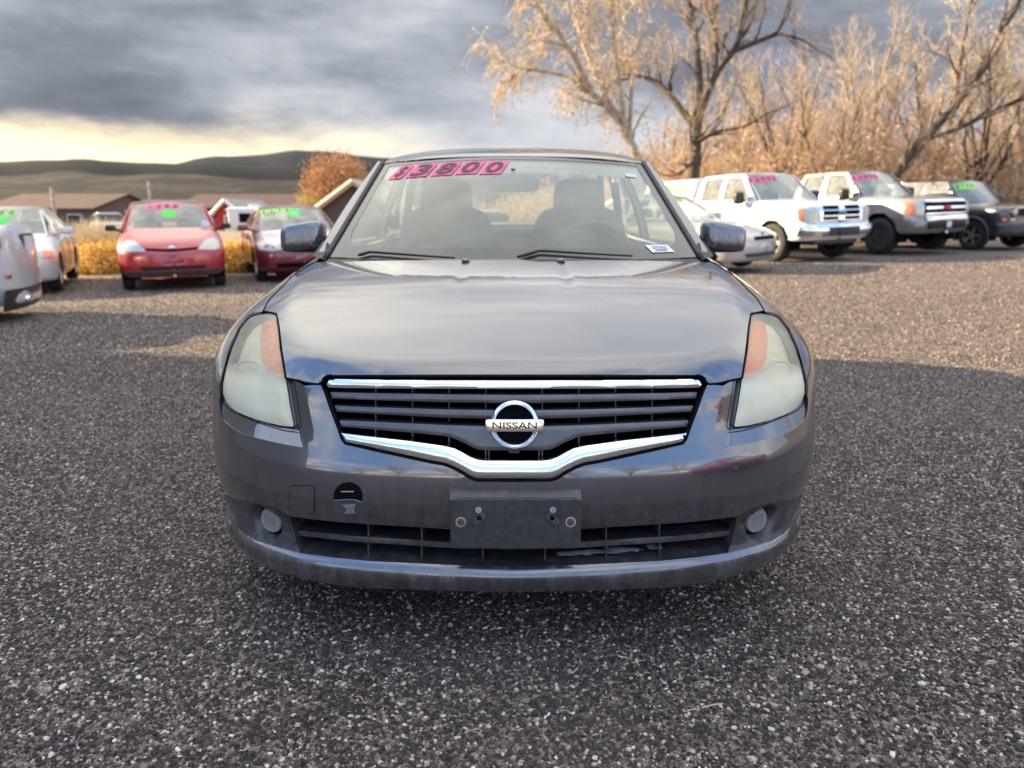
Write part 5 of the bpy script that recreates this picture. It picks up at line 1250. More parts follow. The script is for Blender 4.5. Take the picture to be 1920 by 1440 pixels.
# ================================================================== trees
class Tubes:
    """many tapered twigs joined to one mesh, built by batches of equal length"""
    def __init__(s): s.b = {}
    def add(s, pts, rad, n): s.b.setdefault((len(pts), n), []).append((pts, rad))
    def mesh(s, name, mats, leaves=None, mi=0):
        VS, FS = [], []; k = 0
        for (m, n), L in s.b.items():
            P = np.array([a for a, _ in L], float); Rd = np.array([r for _, r in L], float)
            T = np.gradient(P, axis=1); T /= np.linalg.norm(T, axis=2, keepdims=True) + 1e-9
            up = np.array([.13, .31, .94]); A = np.cross(T, up); A /= np.linalg.norm(A, axis=2, keepdims=True) + 1e-9; Bn = np.cross(T, A)
            a = np.arange(n) * 2 * np.pi / n
            V = P[:, :, None] + Rd[:, :, None, None] * (A[:, :, None] * np.cos(a)[None, None, :, None] + Bn[:, :, None] * np.sin(a)[None, None, :, None])
            VS.append(V.reshape(-1, 3)); N = len(L)
            i, j = np.meshgrid(np.arange(m - 1), np.arange(n), indexing='ij'); f = np.stack([i * n + j, i * n + (j + 1) % n, (i + 1) * n + (j + 1) % n, (i + 1) * n + j], -1).reshape(-1, 4)
            FS.append((f[None] + (np.arange(N) * m * n)[:, None, None]).reshape(-1, 4) + k); k += N * m * n
        nv = k; mi_ = np.zeros(sum(len(f) for f in FS), np.int32)
        if leaves is not None and len(leaves):
            C = np.array([l[:3] for l in leaves]); S = np.array([l[3] for l in leaves])[:, None]; N = len(C)
            a = rng.normal(size=(N, 3)); a /= np.linalg.norm(a, axis=1)[:, None]; b_ = np.cross(a, rng.normal(size=(N, 3))); b_ /= np.linalg.norm(b_, axis=1)[:, None]
            Q = np.stack([C - a * S - b_ * S * .4, C + a * S * .2 - b_ * S * .6, C + a * S, C + b_ * S * .5], 1); VS.append(Q.reshape(-1, 3))
            FS.append(np.arange(N * 4).reshape(N, 4) + k); mi_ = np.concatenate([mi_, np.ones(N, np.int32)])
        V = np.concatenate(VS); F = np.concatenate(FS)
        me = bpy.data.meshes.new(name); me.vertices.add(len(V)); me.vertices.foreach_set('co', V.ravel())
        me.loops.add(len(F) * 4); me.loops.foreach_set('vertex_index', F.ravel().astype(np.int32)); me.polygons.add(len(F))
        me.polygons.foreach_set('loop_start', np.arange(len(F), dtype=np.int32) * 4); me.polygons.foreach_set('loop_total', np.full(len(F), 4, np.int32))
        for x in mats: me.materials.append(x)
        me.polygons.foreach_set('material_index', mi_); me.update(calc_edges=True); me.polygons.foreach_set('use_smooth', [True] * len(F)); return me
def bark(nm, a, b_, sc_=6):
    m = bpy.data.materials.new(nm); m.use_nodes = True; t = NT(m.node_tree); p = t.n['Principled BSDF']; pos = t.new('ShaderNodeNewGeometry').outputs['Position']
    t.l.new(t.mix(t.mapr(t.noise(pos, sc_, 5, .6), .35, .65, 0, 1), a, b_), p.inputs['Base Color']); p.inputs['Roughness'].default_value = .9; return m
M['bark'] = bark('dark_bark', (.045, .032, .024), (.105, .075, .052)); M['palebark'] = bark('pale_bark', (.24, .19, .13), (.44, .37, .28))
M['twig'] = bark('golden_twigs', (.36, .28, .19), (.54, .45, .34), 1.5); M['twigpale'] = bark('pale_twigs', (.50, .38, .22), (.66, .55, .38), 1.5)
M['leafgold'] = bark('dry_leaves', (.44, .29, .15), (.62, .45, .27), 2.5); M['leaforange'] = bark('orange_leaves', (.46, .30, .17), (.62, .44, .28), 1.2)
M['brushtwig'] = bark('brush_twigs', (.38, .26, .16), (.54, .39, .25), 1.0)

def nrm(v): v = np.asarray(v, float); return v / (np.linalg.norm(v) + 1e-9)
def branch(rs, p, d, L, n, wob, trop=0.0):
    pts = [np.array(p, float)]; d = nrm(d)
    for i in range(n):
        d = nrm(d + rs.normal(0, wob, 3) + np.array([0, 0, trop])); pts.append(pts[-1] + d * L / n)
    return np.array(pts)
def along(P, t): i = min(int(t * (len(P) - 1)), len(P) - 2); f = t * (len(P) - 1) - i; return P[i] * (1 - f) + P[i + 1] * f, nrm(P[i + 1] - P[i])
def make_tree(rs, limbs, sub=9, twigs=14, tl=.9, droop=0.0, leafn=2, leafs=.03, L1=2.0, fine=3, twr=.007):
    """limbs: list of (points, r0, r1). returns trunk tubes, crown tubes, leaves"""
    big, sm, lv = Tubes(), Tubes(), []
    def side(d, spread):
        v = rs.normal(size=3); v -= d * (v @ d); return nrm(nrm(v) * math.sin(spread) + d * math.cos(spread))
    subs = []
    for P, r0, r1 in limbs:
        P = np.asarray(P, float); big.add(P, np.linspace(r0, r1, len(P)), 8)
        ln = np.linalg.norm(np.diff(P, axis=0), axis=1).sum()
        for _ in range(int(sub * ln / 2.5)):
            t = rs.uniform(.25, 1); p, d = along(P, t); r = (r0 + (r1 - r0) * t)
            q = branch(rs, p, side(d, rs.uniform(.4, 1.0)) + np.array([0, 0, .35]), L1 * rs.uniform(.5, 1.2) * (1.15 - .4 * t), 7, .16, .05 - droop * .1)
            rr = min(r * .55, .05); big.add(q, np.linspace(rr, .010, len(q)), 5); subs.append(q)
        e = branch(rs, P[-1], P[-1] - P[-2], L1 * .9, 6, .12, .02); big.add(e, np.linspace(r1, .008, 7), 5); subs.append(e)
    for q in subs:
        for _ in range(twigs):
            t = rs.uniform(.15, 1); p, d = along(q, t)
            w = branch(rs, p, side(d, rs.uniform(.3, 1.0)) + np.array([0, 0, .25 - droop]), tl * rs.uniform(.5, 1.3), 5, .14, .04 - droop * .35)
            sm.add(w, np.linspace(twr * 1.6, twr * .8, 6), 3)
            for _ in range(fine):
                p2, d2 = along(w, rs.uniform(.2, 1)); x = branch(rs, p2, side(d2, rs.uniform(.3, .9)) + np.array([0, 0, .15 - droop]), tl * .5 * rs.uniform(.5, 1.3), 3, .15, .03 - droop * .45)
                sm.add(x, np.linspace(twr, twr * .5, 4), 3)
                for _ in range(leafn): pp, _d = along(x, rs.uniform(.2, 1)); lv.append((*(pp + rs.normal(0, .03, 3)), leafs * rs.uniform(.6, 1.5)))
    return big, sm, lv
def tree_obj(name, big, sm, lv, loc, rz, s, label, bm_, tm_, lm_, group=None):
    r = empty(name, loc, rz, label, 'tree', group); r.scale = (s, s, s)
    for nm, me in (('trunk', big.mesh('trunk', [bm_])), ('crown', sm.mesh('crown', [tm_, lm_], lv))):
        o = bpy.data.objects.new(nm, me); col.objects.link(o); o.parent = r
    return r
def copy_thing(r, loc, rz, s, label):
    n = r.copy(); col.objects.link(n); n.location = loc; n.rotation_euler = (0, 0, rz); n.scale = (s, s, s); n['label'] = label
    for ch in r.children: d = ch.copy(); col.objects.link(d); d.parent = n
    return n
def pl(pts, Y0, dY=None):
    """polyline drawn at a real distance: picture spots turned to points of a plane Y0 with depth offsets"""
    out = []
    for i, (a, b_) in enumerate(pts):
        Y = Y0 + (dY[i] if dY else 0); z = gz(b_, Y); out.append((gx(a, Y, z), Y, z))
    return np.array(out)
def smooth(P, k=2): return rounded(P, k)
rs = np.random.default_rng(11)
YT = 27.0
# big dark forked tree
base = pl([(1300, 400)], YT)[0]
def loc_limb(pts, r0, r1, dY=None, Y=YT, b0=None): P = smooth(pl(pts, Y, dY), 2) - (base if b0 is None else b0); return (P, r0, r1)
z0 = lambda pts: pts
limbs = [loc_limb([(1300, 402), (1300, 330), (1304, 280), (1306, 238)], .24, .18),
         loc_limb([(1306, 238), (1320, 190), (1345, 130), (1378, 95), (1392, 50), (1405, -30)], .15, .06, [0, -.2, -.5, -.8, -1, -1.2]),
         loc_limb([(1378, 95), (1420, 78), (1462, 62), (1490, 70)], .10, .04, [-.8, -1, -1.4, -1.6]),
         loc_limb([(1306, 238), (1312, 170), (1310, 110), (1300, 40), (1280, -60)], .15, .06, [0, .3, .6, .9, 1.2]),
         loc_limb([(1304, 240), (1270, 195), (1240, 160), (1205, 142), (1170, 140)], .15, .05, [0, .3, .8, 1.2, 1.5]),
         loc_limb([(1303, 270), (1325, 255), (1350, 245), (1390, 240), (1420, 225)], .09, .03, [0, -.5, -.9, -1.1, -1.2]),
         loc_limb([(1302, 300), (1280, 322), (1262, 330)], .07, .03, [0, -.6, -1]),
         loc_limb([(1340, 140), (1345, 60), (1335, -20)], .10, .05, [-.5, -.2, 0])]
big, sm, lv = make_tree(rs, limbs, sub=8, twigs=10, tl=.75, leafn=1, leafs=.035, L1=1.7, fine=3)
tree_obj('bare_tree', big, sm, lv, tuple(base), 0, 1, 'big dark forked bare tree rising behind the white pickup truck', M['bark'], M['twig'], M['leafgold'])
# leaning tree with pale drooping twigs at the left of the row
base2 = pl([(1215, 400)], 25)[0]
def lb2(pts, r0, r1, dY=None): return loc_limb(pts, r0, r1, dY, 25, base2)
limbs = [lb2([(1222, 402), (1200, 300), (1172, 245), (1140, 200), (1105, 172)], .14, .09),
         lb2([(1105, 172), (1085, 120), (1060, 80), (1030, 45), (1000, 0), (985, -50)], .10, .04, [0, -.4, -.8, -1, -1.2, -1.4]),
         lb2([(1105, 172), (1060, 140), (1010, 132), (965, 125), (940, 105)], .09, .03, [0, .3, .6, .9, 1.2]),
         lb2([(1170, 240), (1130, 170), (1095, 90), (1075, 10), (1065, -60)], .09, .04, [0, .6, 1.2, 1.6, 2]),
         lb2([(1175, 245), (1160, 150), (1150, 60), (1140, -40)], .09, .04, [0, -.6, -1, -1.4]),
         lb2([(1180, 255), (1185, 150), (1200, 50), (1210, -40)], .08, .03, [0, .4, .9, 1.4])]
big, sm, lv = make_tree(rs, limbs, sub=7, twigs=10, tl=.8, droop=.55, leafn=2, leafs=.04, L1=1.5, fine=3)
tree_obj('willow_tree', big, sm, lv, tuple(base2), 0, 1, 'leaning bare tree with pale drooping twigs, leftmost of the row at right', M['palebark'], M['twigpale'], M['leafgold'])
# generic golden upright trees
def generic(rs, H, lean=0.0, spread=.45, n=5, r0=.16):
    trunk = branch(rs, (0, 0, -.3), (lean, 0, 1), H * .35, 5, .07); L = [(trunk, r0, r0 * .8)]
    for i in range(n):
        a = i * 2 * math.pi / n + rs.uniform(-.5, .5); p, d = along(trunk, rs.uniform(.5, 1))
        q = branch(rs, p, (math.cos(a) * spread + lean, math.sin(a) * spread, 1), H * rs.uniform(.5, .68), 9, .08, .06); L.append((q, r0 * .55, r0 * .16))
    return L
proto = []
for k, (H, lean, sp, n) in enumerate(((8.5, 0, .38, 7), (8.0, .25, .5, 6), (9.5, -.05, .32, 8))):
    big, sm, lv = make_tree(rs, generic(rs, H, lean, sp, n), sub=4, twigs=7, tl=.75, leafn=1, leafs=.028, L1=1.6, fine=2, twr=.008)
    proto.append((big, sm, lv))
GR = 'golden bare trees behind the pickup trucks'
sp_ = [(1470, 31, 0, .85, 'slender golden bare tree right of the big dark forked tree'), (1560, 29, 1, .80, 'golden bare tree above the roof of the tan grey truck'),
       (1640, 32, 2, .95, 'tall upright golden tree with dense twigs behind the tan grey truck'), (1715, 33, 0, .95, 'golden bare tree with a straight pale stem above the black car'),
       (1800, 29, 1, .95, 'golden tree leaning right, above the black utility vehicle'), (1890, 30, 2, .95, 'golden bare tree at the right edge of the picture'),
       (1980, 31, 0, 1.0, 'golden bare tree half outside the right edge'), (1390, 34, 2, .80, 'pale golden tree standing behind the dark forked tree'), (1250, 36, 0, .72, 'faint golden tree between the leaning tree and the forked tree'),
       (1540, 38, 0, 1.05, 'golden tree in the back row above the white truck'), (1860, 39, 1, 1.1, 'leaning golden tree in the back row near the right edge'),
       (1110, 40, 1, .62, 'small golden tree low behind the leaning tree')]
first = {}
for (a, Y, k, s_, lab) in sp_:
    x = gx(a, Y, .3); loc = (x, Y, float(terr(x, Y)) - .1)
    if k not in first: first[k] = tree_obj('golden_tree', *proto[k], loc, rs.uniform(0, 6), s_, lab, M['bark'] if k != 2 else M['palebark'], M['twig'], M['leafgold'], GR)
    else: copy_thing(first[k], loc, rs.uniform(0, 6), s_, lab)
for i_, (x_, y_, k_) in enumerate(((-9, -24, 0), (-3.5, -27, 2), (4, -23, 1), (10, -26, 0), (17, -24, 2), (-17, -27, 1))):
    copy_thing(first[k_], (x_, y_, 0), i_ * 1.3, .9, ('bare golden tree behind the viewpoint, far left', 'upright golden tree behind the viewpoint, left of centre', 'leaning golden tree behind the viewpoint, right of centre', 'golden tree behind the viewpoint, second from the right', 'tall golden tree behind the viewpoint, farthest right', 'golden tree behind the viewpoint beside the workshop')[i_])
# dark leaning trunk at right
b3 = pl([(1640, 420)], 26)[0]
limbs = [loc_limb([(1640, 420), (1675, 330), (1730, 262), (1790, 200), (1835, 140)], .20, .11, None, 26, b3), loc_limb([(1835, 140), (1860, 80), (1905, 20), (1930, -40)], .11, .05, [0, .3, .6, .9], 26, b3),
         loc_limb([(1730, 262), (1790, 245), (1850, 215), (1900, 190), (1950, 180)], .09, .04, [0, -.4, -.7, -1, -1.2], 26, b3), loc_limb([(1790, 200), (1800, 130), (1810, 60), (1830, -30)], .08, .04, [0, .4, .8, 1.1], 26, b3)]
big, sm, lv = make_tree(rs, limbs, sub=7, twigs=9, tl=.8, leafn=1, leafs=.035, L1=1.5, fine=3)
tree_obj('bare_tree', big, sm, lv, tuple(b3), 0, 1, 'dark bare tree leaning to the right above the tan grey truck', M['bark'], M['twig'], M['leafgold'])
# brush: one mass of reddish twigs and dry leaves
tb, lv = Tubes(), []
for i in range(7000):
    Y = rs.uniform(28, 44); a = rs.uniform(840, 2080); x = gx(a, Y, .5); h = (rs.uniform(1.6, 4.2) if a > 1130 else rs.uniform(1.2, 2.3)) * (1 + .35 * math.sin(x * .9) * math.sin(x * .37 + 1)) * (.72 if a < 1240 else 1.0) * (1 + (Y - 27) * .018)
    p = np.array([x, Y, float(terr(x, Y)) - .05]); q = branch(rs, p, rs.normal(0, .35, 3) * [1, 1, 0] + [0, 0, 1], h, 4, .14, .05); tb.add(q, np.linspace(.012, .005, 5), 3)
    for _ in range(5):
        pp, d = along(q, rs.uniform(.2, 1)); w = branch(rs, pp, rs.normal(0, .7, 3) + [0, 0, .6], h * .32, 2, .2); tb.add(w, np.linspace(.009, .004, 3), 3)
        for _ in range(6): p3, _d = along(w, rs.uniform(.1, 1)); lv.append((*(p3 + rs.normal(0, .07, 3)), .042 * rs.uniform(.6, 1.5)))
me = tb.mesh('brush_thicket', [M['brushtwig'], M['leaforange']], lv); o = bpy.data.objects.new('brush_thicket', me); col.objects.link(o); tag(o, 'thicket of reddish brown brush filling the ground behind the trees', 'brush', kind='stuff')
# dry grass under and behind the trucks and along the far edge of the lot
def grass(name, n, area, hgt, m, label, w=.008, clump=1, blade=3):
    tb = Tubes()
    for i in range(n):
        x, y = area(); b0 = np.array([x, y, float(terr(x, y)) - .02])
        for _ in range(clump):
            q = branch(rs, b0 + rs.normal(0, .10, 3) * [1, 1, 0], rs.normal(0, .30, 3) * [1, 1, 0] + [0, 0, 1], hgt * rs.uniform(.5, 1.2), blade, .10, -.03); tb.add(q, np.linspace(w, w * .25, blade + 1), 3)
    me = tb.mesh(name, [m]); o = bpy.data.objects.new(name, me); col.objects.link(o); return tag(o, label, 'grass', kind='stuff')
M['drygrass'] = bark('dry_grass', (.56, .42, .20), (.72, .60, .34), 3); M['palegrass'] = bark('pale_grass', (.50, .41, .26), (.64, .55, .38), 3)
grass('dry_grass', 9000, lambda: (lambda Y: (gx(rs.uniform(1260, 2050), Y, .2), Y))(rs.uniform(22.5, 29)), .42, M['drygrass'], 'yellow dry grass behind the parked pickup trucks', .010, 3)
grass('tall_grass', 260, lambda: (gx(rs.uniform(158, 218), 19.5, .5), rs.uniform(18.6, 20.2)), 1.15, M['palegrass'], 'tall pale dry grass beside the small red sedan', .009, 7)
grass('weeds', 1500, lambda: (gx(rs.uniform(-60, 560), 20, .5), rs.uniform(17.5, 24)), .30, M['palegrass'], 'low dry weeds behind the row of cars at left', .008, 4)

# ---- yellow rabbitbrush, each bush its own thing
def bush(rs, rad, h, n, leafs):
    tb, lv = Tubes(), []
    for _ in range(n):
        d = rs.normal(size=3); d[2] = abs(d[2]) * 1.2 + .35; d = nrm(d); L = rad * rs.uniform(.75, 1.08); q = branch(rs, rs.normal(0, .05, 3) * [1, 1, 0], d * [1, 1, h / rad], L, 3, .10); tb.add(q, [.010, .007, .005, .003], 3)
        for _ in range(26): p, _d = along(q, rs.uniform(.35, 1)); lv.append((*(p + rs.normal(0, .045, 3)), leafs * rs.uniform(.6, 1.4)))
    return tb, lv
M['rabbit'] = bark('yellow_bush', (.72, .42, .08), (.88, .62, .18), 5); M['rabbittwig'] = bark('bush_stems', (.40, .28, .12), (.50, .36, .16), 5)
bp = []
for k in range(3): tb, lv = bush(rs, .62, .62, 230, .030); bp.append(tb.mesh('bush_shape', [M['rabbittwig'], M['rabbit']], lv))
bs = [(150, 17.6, 1.15, 'round yellow bush touching the silver sedan at the left'), (183, 17.2, 1.2, 'big yellow bush between the silver and red sedans'), (216, 17.4, 1.1, 'yellow bush just left of the small red sedan'),
      (168, 19.0, 1.3, 'yellow bush in the second row left of the red sedan'), (205, 18.8, 1.3, 'yellow bush behind the left mirror of the red sedan'), (250, 18.4, 1.1, 'yellow bush hidden mostly by the small red sedan'),
      (412, 17.0, 1.15, 'yellow bush just right of the small red sedan'), (438, 17.3, 1.2, 'yellow bush between the red and maroon sedans'), (462, 17.1, 1.1, 'yellow bush touching the maroon sedan'), (428, 18.7, 1.2, 'yellow bush in front of the white trailer'), (300, 18.2, 1.0, 'yellow bush seen under the small red sedan'), (370, 18.0, 1.0, 'yellow bush behind the right wheel of the red sedan')]
for i, (a, Y, s, lab) in enumerate(bs):
    o = bpy.data.objects.new('rabbitbrush', bp[i % 3]); col.objects.link(o); x = gx(a, Y, .3); o.location = (x, Y, float(terr(x, Y)) - .05); o.scale = (s, s, s * rs.uniform(.85, 1.05)); o.rotation_euler = (0, 0, rs.uniform(0, 6)); tag(o, lab, 'bush', 'yellow bushes along the edge of the lot')

# ---- orange tree and narrow yellow tree far left of the roof
def leafy(rs, H, Rr, n, nl, leafs, m1, m2, name, loc, label, squash=1.0, cz=.58):
    big, sm, lv = Tubes(), Tubes(), []
    tr = branch(rs, (0, 0, -.3), (0, 0, 1), H * .6, 5, .05); big.add(tr, np.linspace(.22, .10, 6), 7)
    for _ in range(n):
        p, d = along(tr, rs.uniform(.15, 1)); c = rs.normal(size=3); c = nrm(c) * rs.uniform(.3, 1) ** .5; tgt = np.array([c[0] * Rr, c[1] * Rr, H * cz + c[2] * H * .42 * squash])
        q = branch(rs, p, tgt - p, np.linalg.norm(tgt - p), 4, .06); sm.add(q, [.05, .035, .025, .015, .008], 4)
        for _ in range(nl): pp, _ = along(q, rs.uniform(.5, 1)); lv.append((*(pp + rs.normal(0, .30, 3)), leafs * rs.uniform(.6, 1.5)))
    return tree_obj(name, big, sm, lv, loc, 0, 1, label, M['bark'], m1, m2)
M['twigor'] = bark('orange_twigs', (.38, .22, .11), (.50, .32, .17), 1)
Y = 62; x = gx(632, Y, 3); leafy(rs, 7.0, 3.3, 420, 42, .085, M['twigor'], bark('orange_tree_leaves', (.40, .20, .07), (.56, .32, .13), .9), 'orange_tree', (x, Y, -.4), 'round orange brown tree beside the car roof, left of the windscreen')
Y = 56; x = gx(579, Y, 1); leafy(rs, 3.4, .75, 90, 34, .06, M['twigor'], bark('yellow_tree_leaves', (.42, .32, .05), (.60, .48, .10), 1.5), 'yellow_tree', (x, Y, -.4), 'narrow yellow green tree in front of the orange tree', 1.1, .5)

# ================================================================== houses, trailer, poles
def house(name, px0, px1, Y, eave_px, ridge_px, depth, wallc, roofc, label, trim=None, front_gable=False, wins=0, door=False):
    z = -.2; x0, x1 = gx(px0, Y, 1), gx(px1, Y, 1); ze, zr = gz(eave_px, Y), gz(ridge_px, Y + (0 if front_gable else depth / 2)); w = x1 - x0
    r = empty(name, ((x0 + x1) / 2, Y + depth / 2, z), 0, label, 'house'); wm = mat(name + '_wall', wallc, .85, var=.08); rm = mat(name + '_roof', roofc, .85, var=.2, vscale=2); tm = mat(name + '_trim', trim or (.6, .58, .52), .8)
    ze -= z; zr -= z; q = MB(); q.box((0, 0, ze / 2 - .0), (w, depth, ze))
    if front_gable: q.add([(-w / 2, -depth / 2, ze), (w / 2, -depth / 2, ze), (0, -depth / 2, zr), (-w / 2, depth / 2, ze), (w / 2, depth / 2, ze), (0, depth / 2, zr)], [(0, 1, 2), (4, 3, 5)])
    else: q.add([(-w / 2, -depth / 2, ze), (-w / 2, depth / 2, ze), (-w / 2, 0, zr), (w / 2, -depth / 2, ze), (w / 2, depth / 2, ze), (w / 2, 0, zr)], [(1, 0, 2), (3, 4, 5)])
    q.build('wall', wm, r)
    for s in (-1, 1):
        q = MB(); o_ = .35; t_ = .12
        if front_gable:
            k = (zr - ze) / (w / 2); A = [(0, -depth / 2 - o_, zr), (s * (w / 2 + o_), -depth / 2 - o_, ze - k * o_), (s * (w / 2 + o_), depth / 2 + o_, ze - k * o_), (0, depth / 2 + o_, zr)]
        else:
            k = (zr - ze) / (depth / 2); A = [(-w / 2 - o_, 0, zr), (-w / 2 - o_, s * (depth / 2 + o_), ze - k * o_), (w / 2 + o_, s * (depth / 2 + o_), ze - k * o_), (w / 2 + o_, 0, zr)]
        A = np.array(A) + [0, 0, .01]; q.add(np.vstack([A, A + [0, 0, t_]]), [(0, 1, 2, 3), (7, 6, 5, 4), (0, 4, 5, 1), (1, 5, 6, 2), (2, 6, 7, 3)]); q.build('roof', rm, r)
        if front_gable and trim:
            MB().tube([(0, -depth / 2 - o_ - .03, zr), (s * (w / 2 + o_), -depth / 2 - o_ - .03, ze - k * o_)], .16, 4).build('fascia_board', tm, r)
    for i in range(wins):
        f = sbox('window', (-w / 2 + w * (i + .7) / (wins + .4), -depth / 2 - .03, ze * .55), (min(1.2, w * .16), .08, .9), tm, r, e=.1); sbox('pane', (-w / 2 + w * (i + .7) / (wins + .4), -depth / 2 - .08, ze * .55), (min(1.0, w * .13), .03, .72), M['gap'], f, e=.1)
    if door: sbox('door', (w * .12, -depth / 2 - .04, ze * .42), (1.0, .08, ze * .8), tm, r, e=.1)
    return r
house('ranch_house', -30, 172, 64, 392, 366, 12, (.11, .08, .07), (.075, .036, .025), 'long low house with a brown roof at the far left', wins=4)
house('gabled_house', 196, 236, 70, 394, 374, 9, (.10, .09, .08), (.22, .21, .18), 'small dark house with a pale gabled roof left of the red sedan', (.40, .38, .32), True, 1)
house('barn', 404, 448, 66, 396, 375, 9, (.40, .03, .02), (.35, .32, .28), 'bright red barn with white gable trim behind the trailer', (.75, .72, .66), True, 1, True)
house('ranch_house', 336, 566, 92, 390, 366, 14, (.12, .085, .07), (.075, .034, .028), 'long house with a dark brown roof behind the red barn', wins=5)
house('gabled_house', 604, 730, 40, 386, 340, 9, (.10, .065, .05), (.40, .33, .24), 'brown house with a pale gable board beside the grey sedan', (.50, .42, .30), True, 0)
house('shed', 236, 300, 84, 396, 384, 8, (.17, .14, .12), (.15, .10, .08), 'low brown shed between the gabled house and the red sedan', wins=1)
# trailer
Y = 38; x0, x1 = gx(424, Y, 1), gx(486, Y, 1); r = empty('travel_trailer', ((x0 + x1) / 2, Y + 2.5, 0), 0, 'white travel trailer with one dark window behind the maroon sedan', 'trailer'); zt = gz(388, Y); M['trailer'] = mat('trailer_white', (.66, .65, .60), .5, var=.06)
sbox('body', (0, 0, zt * .5 + .25), (x1 - x0, 5, zt - .5), M['trailer'], r, e=.14); sbox('window', (.12, -2.5, zt * .66), ((x1 - x0) * .36, .06, .46), M['gap'], r, e=.15)
sbox('roof_vent', (.2, -1.2, zt + .06), (.5, .5, .16), M['trailer'], r, e=.3); sbox('awning_roll', (-.1, -2.46, zt - .14), ((x1 - x0) * .92, .12, .10), M['trailer'], r, e=.4)
for s in (-1, 1): q = MB().lathe([(.36, -.1), (.36, .1), (.001, .1)], 'x', 20, c=(s * .75, .4, .36)); q.build('wheel', M['rubber'], r, True)
for k, (a, Y, h0) in enumerate(((100, 58, 352), (283, 75, 340))):
    x = gx(a, Y, 2); zt = gz(h0, Y); o = empty('utility_pole', (x, Y, -.2), 0, ('weathered pole standing above the long brown roof at the far left', 'pale wooden pole above the roof of the small red sedan')[k], 'pole'); MB().tube([(0, 0, 0), (0, 0, zt + .2)], [.16, .12], 8).build('post', M['palebark'], o, True); sbox('cross_arm', (0, 0, zt - .3), (.9, .1, .1), M['palebark'], o, e=.2)
# parked things further off between the houses
for k, (a, Y, cc) in enumerate(((205, 44, (.5, .5, .52)), (905, 27, (.75, .75, .74)))):
    x = gx(a, Y, .5)
    o = empty('far_car', (x, Y, -.1), .6 + k, ('pale car parked by the gabled house left of the red sedan', 'white car seen through the rear window of the grey sedan')[k], 'car'); pm_ = mat('far_car_paint', cc, .3, .5, 1)
    sbox('body', (0, 0, .62), (1.75, 4.2, .62), pm_, o, e=.35); sbox('cabin', (0, .2, 1.1), (1.45, 2.3, .62), M['glassdark'], o, e=.5); sbox('roof', (0, .2, 1.38), (1.2, 1.5, .08), pm_, o, e=.5)
    for sx in (-1, 1):
        for yy in (-1.3, 1.3): MB().lathe([(.31, -.1), (.31, .1), (.001, .1)], 'x', 18, c=(sx * .80, yy, .31)).build('wheel', M['rubber'], o, True)

# ================================================================== hills
def hill(name, prof, Y0, Y1, m, label, jag=.0, nx=360, seed=1):
    """a ridge that climbs from Y0 to Y1; prof = list of (picture x, picture y) of its skyline seen at Y1"""
    s = Pchip(prof); a = np.linspace(prof[0][0], prof[-1][0], nx); r2 = np.random.default_rng(seed); top = gz(s(a), Y1) if False else np.array([gz(float(v), Y1) for v in s(a)])
    top = top + np.convolve(r2.normal(0, jag, nx + 8), np.ones(9) / 9, 'valid'); rows = []
    for t in (0, .12, .25, .4, .55, .7, .85, 1.0, 1.15, 1.5):
        Y = Y0 + (Y1 - Y0) * t; f = sstep(0, 1, t) if t <= 1 else 1 - .5 * (t - 1); xx = (a - 960) / FPX * Y * P_C; w = 1 + .05 * np.sin(a / 37 + 4 * t) * (t < 1); rows.append(np.stack([xx, np.full(nx, Y), -3 + (top + 3) * f * w], -1))
    q = MB().grid(np.stack(rows), 0, True); return tag(q.build(name, m, None, True), label, None, kind='structure')
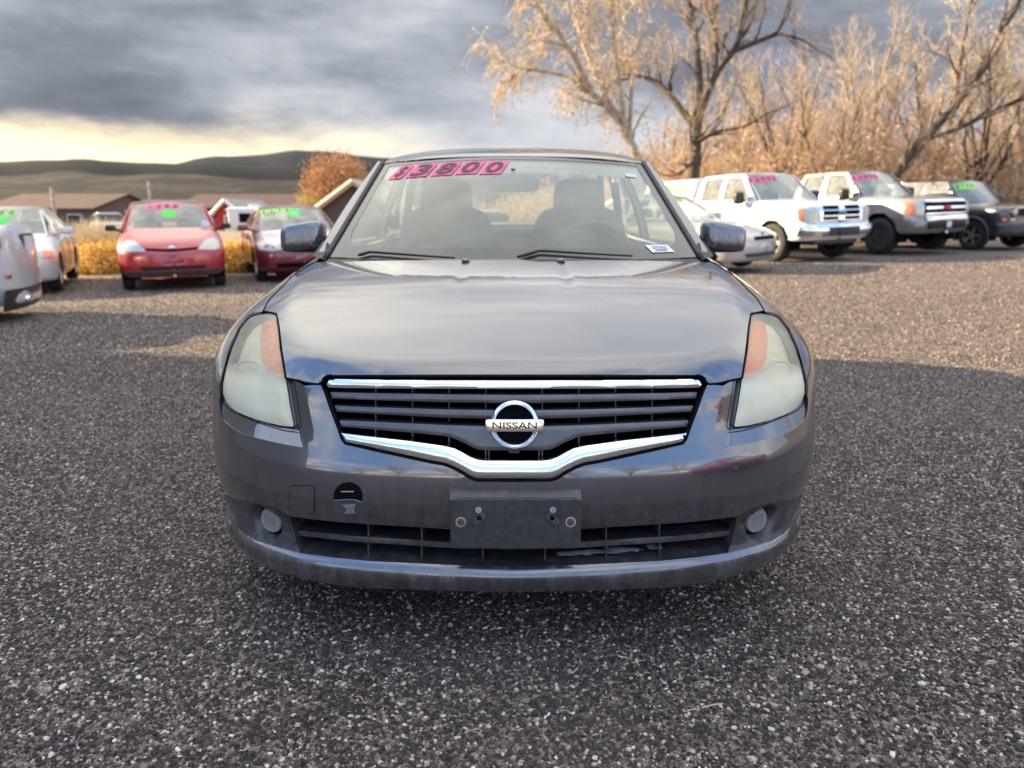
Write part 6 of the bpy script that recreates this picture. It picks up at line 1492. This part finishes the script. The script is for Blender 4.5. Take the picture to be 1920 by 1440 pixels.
def hillmat(nm, grassc, treec, scale, lo, hi, cov0, cov1):  # hill colours are darkened to include the storm cloud's shadow
    m = bpy.data.materials.new(nm); m.use_nodes = True; t = NT(m.node_tree); p = t.n['Principled BSDF']; pos = t.new('ShaderNodeNewGeometry').outputs['Position']; z = t.new('ShaderNodeSeparateXYZ', ins={0: pos}).outputs[2]
    pv = t.vmath('MULTIPLY', pos, (1, .35, 3)); f = t.noise(pv, scale, 6, .65); g = t.noise(pv, scale * .15, 4, .6); hh = t.mapr(z, lo, hi, cov0, cov1)
    c = t.mix(t.mapr(t.math('ADD', t.math('ADD', t.math('MULTIPLY', f, .7), t.math('MULTIPLY', g, .5)), hh), 1.0, 1.07, 0, 1, True), grassc, treec)
    t.l.new(t.mix(t.noise(pv, scale * 3, 4, .6), c, t.mix(.5, c, (.024, .026, .026))), p.inputs['Base Color']); p.inputs['Roughness'].default_value = 1; p.inputs['Specular IOR Level'].default_value = .1; return m
hill('far_hills', [(-2600, 330), (-900, 322), (250, 330), (350, 304), (430, 294), (500, 291), (560, 283), (620, 288), (700, 296), (800, 300), (1000, 305), (1300, 310), (1700, 305), (2100, 300), (4200, 310)], 3200, 4200, hillmat('far_hill', (.028, .036, .048), (.018, .026, .036), .004, 0, 300, .1, .5), 'far blue grey hills', 8, seed=3)  # bluish tint of distant haze is put into these colours
hill('dark_ridge', [(-3000, 305), (-1200, 298), (-500, 296), (-200, 300), (0, 303), (100, 300), (180, 300), (260, 304), (350, 307), (440, 310), (520, 311), (570, 312), (680, 322), (800, 330), (1100, 335), (1500, 330), (2100, 320), (4200, 325)], 1500, 2000, hillmat('ridge', (.013, .017, .020), (.006, .010, .014), .012, 0, 120, .40, .60), 'dark juniper covered ridge', 2, seed=5)
hill('grassy_slopes', [(-3000, 340), (-600, 330), (0, 331), (120, 326), (200, 334), (300, 326), (420, 337), (560, 338), (700, 350), (900, 355), (1400, 350), (2100, 345), (4200, 350)], 420, 1250, hillmat('slope', (.050, .042, .036), (.009, .013, .013), .026, 0, 70, .41, .50), 'tan grassy slopes with dark junipers', 1.5, seed=8)
hill('low_rise', [(-3000, 362), (-600, 358), (0, 356), (150, 362), (300, 352), (420, 360), (560, 355), (700, 362), (1000, 365), (1500, 360), (2100, 355), (4200, 360)], 150, 420, hillmat('rise', (.044, .037, .030), (.009, .012, .011), .06, 0, 25, .46, .54), 'low rise with dark brush behind the houses', .5, seed=9)
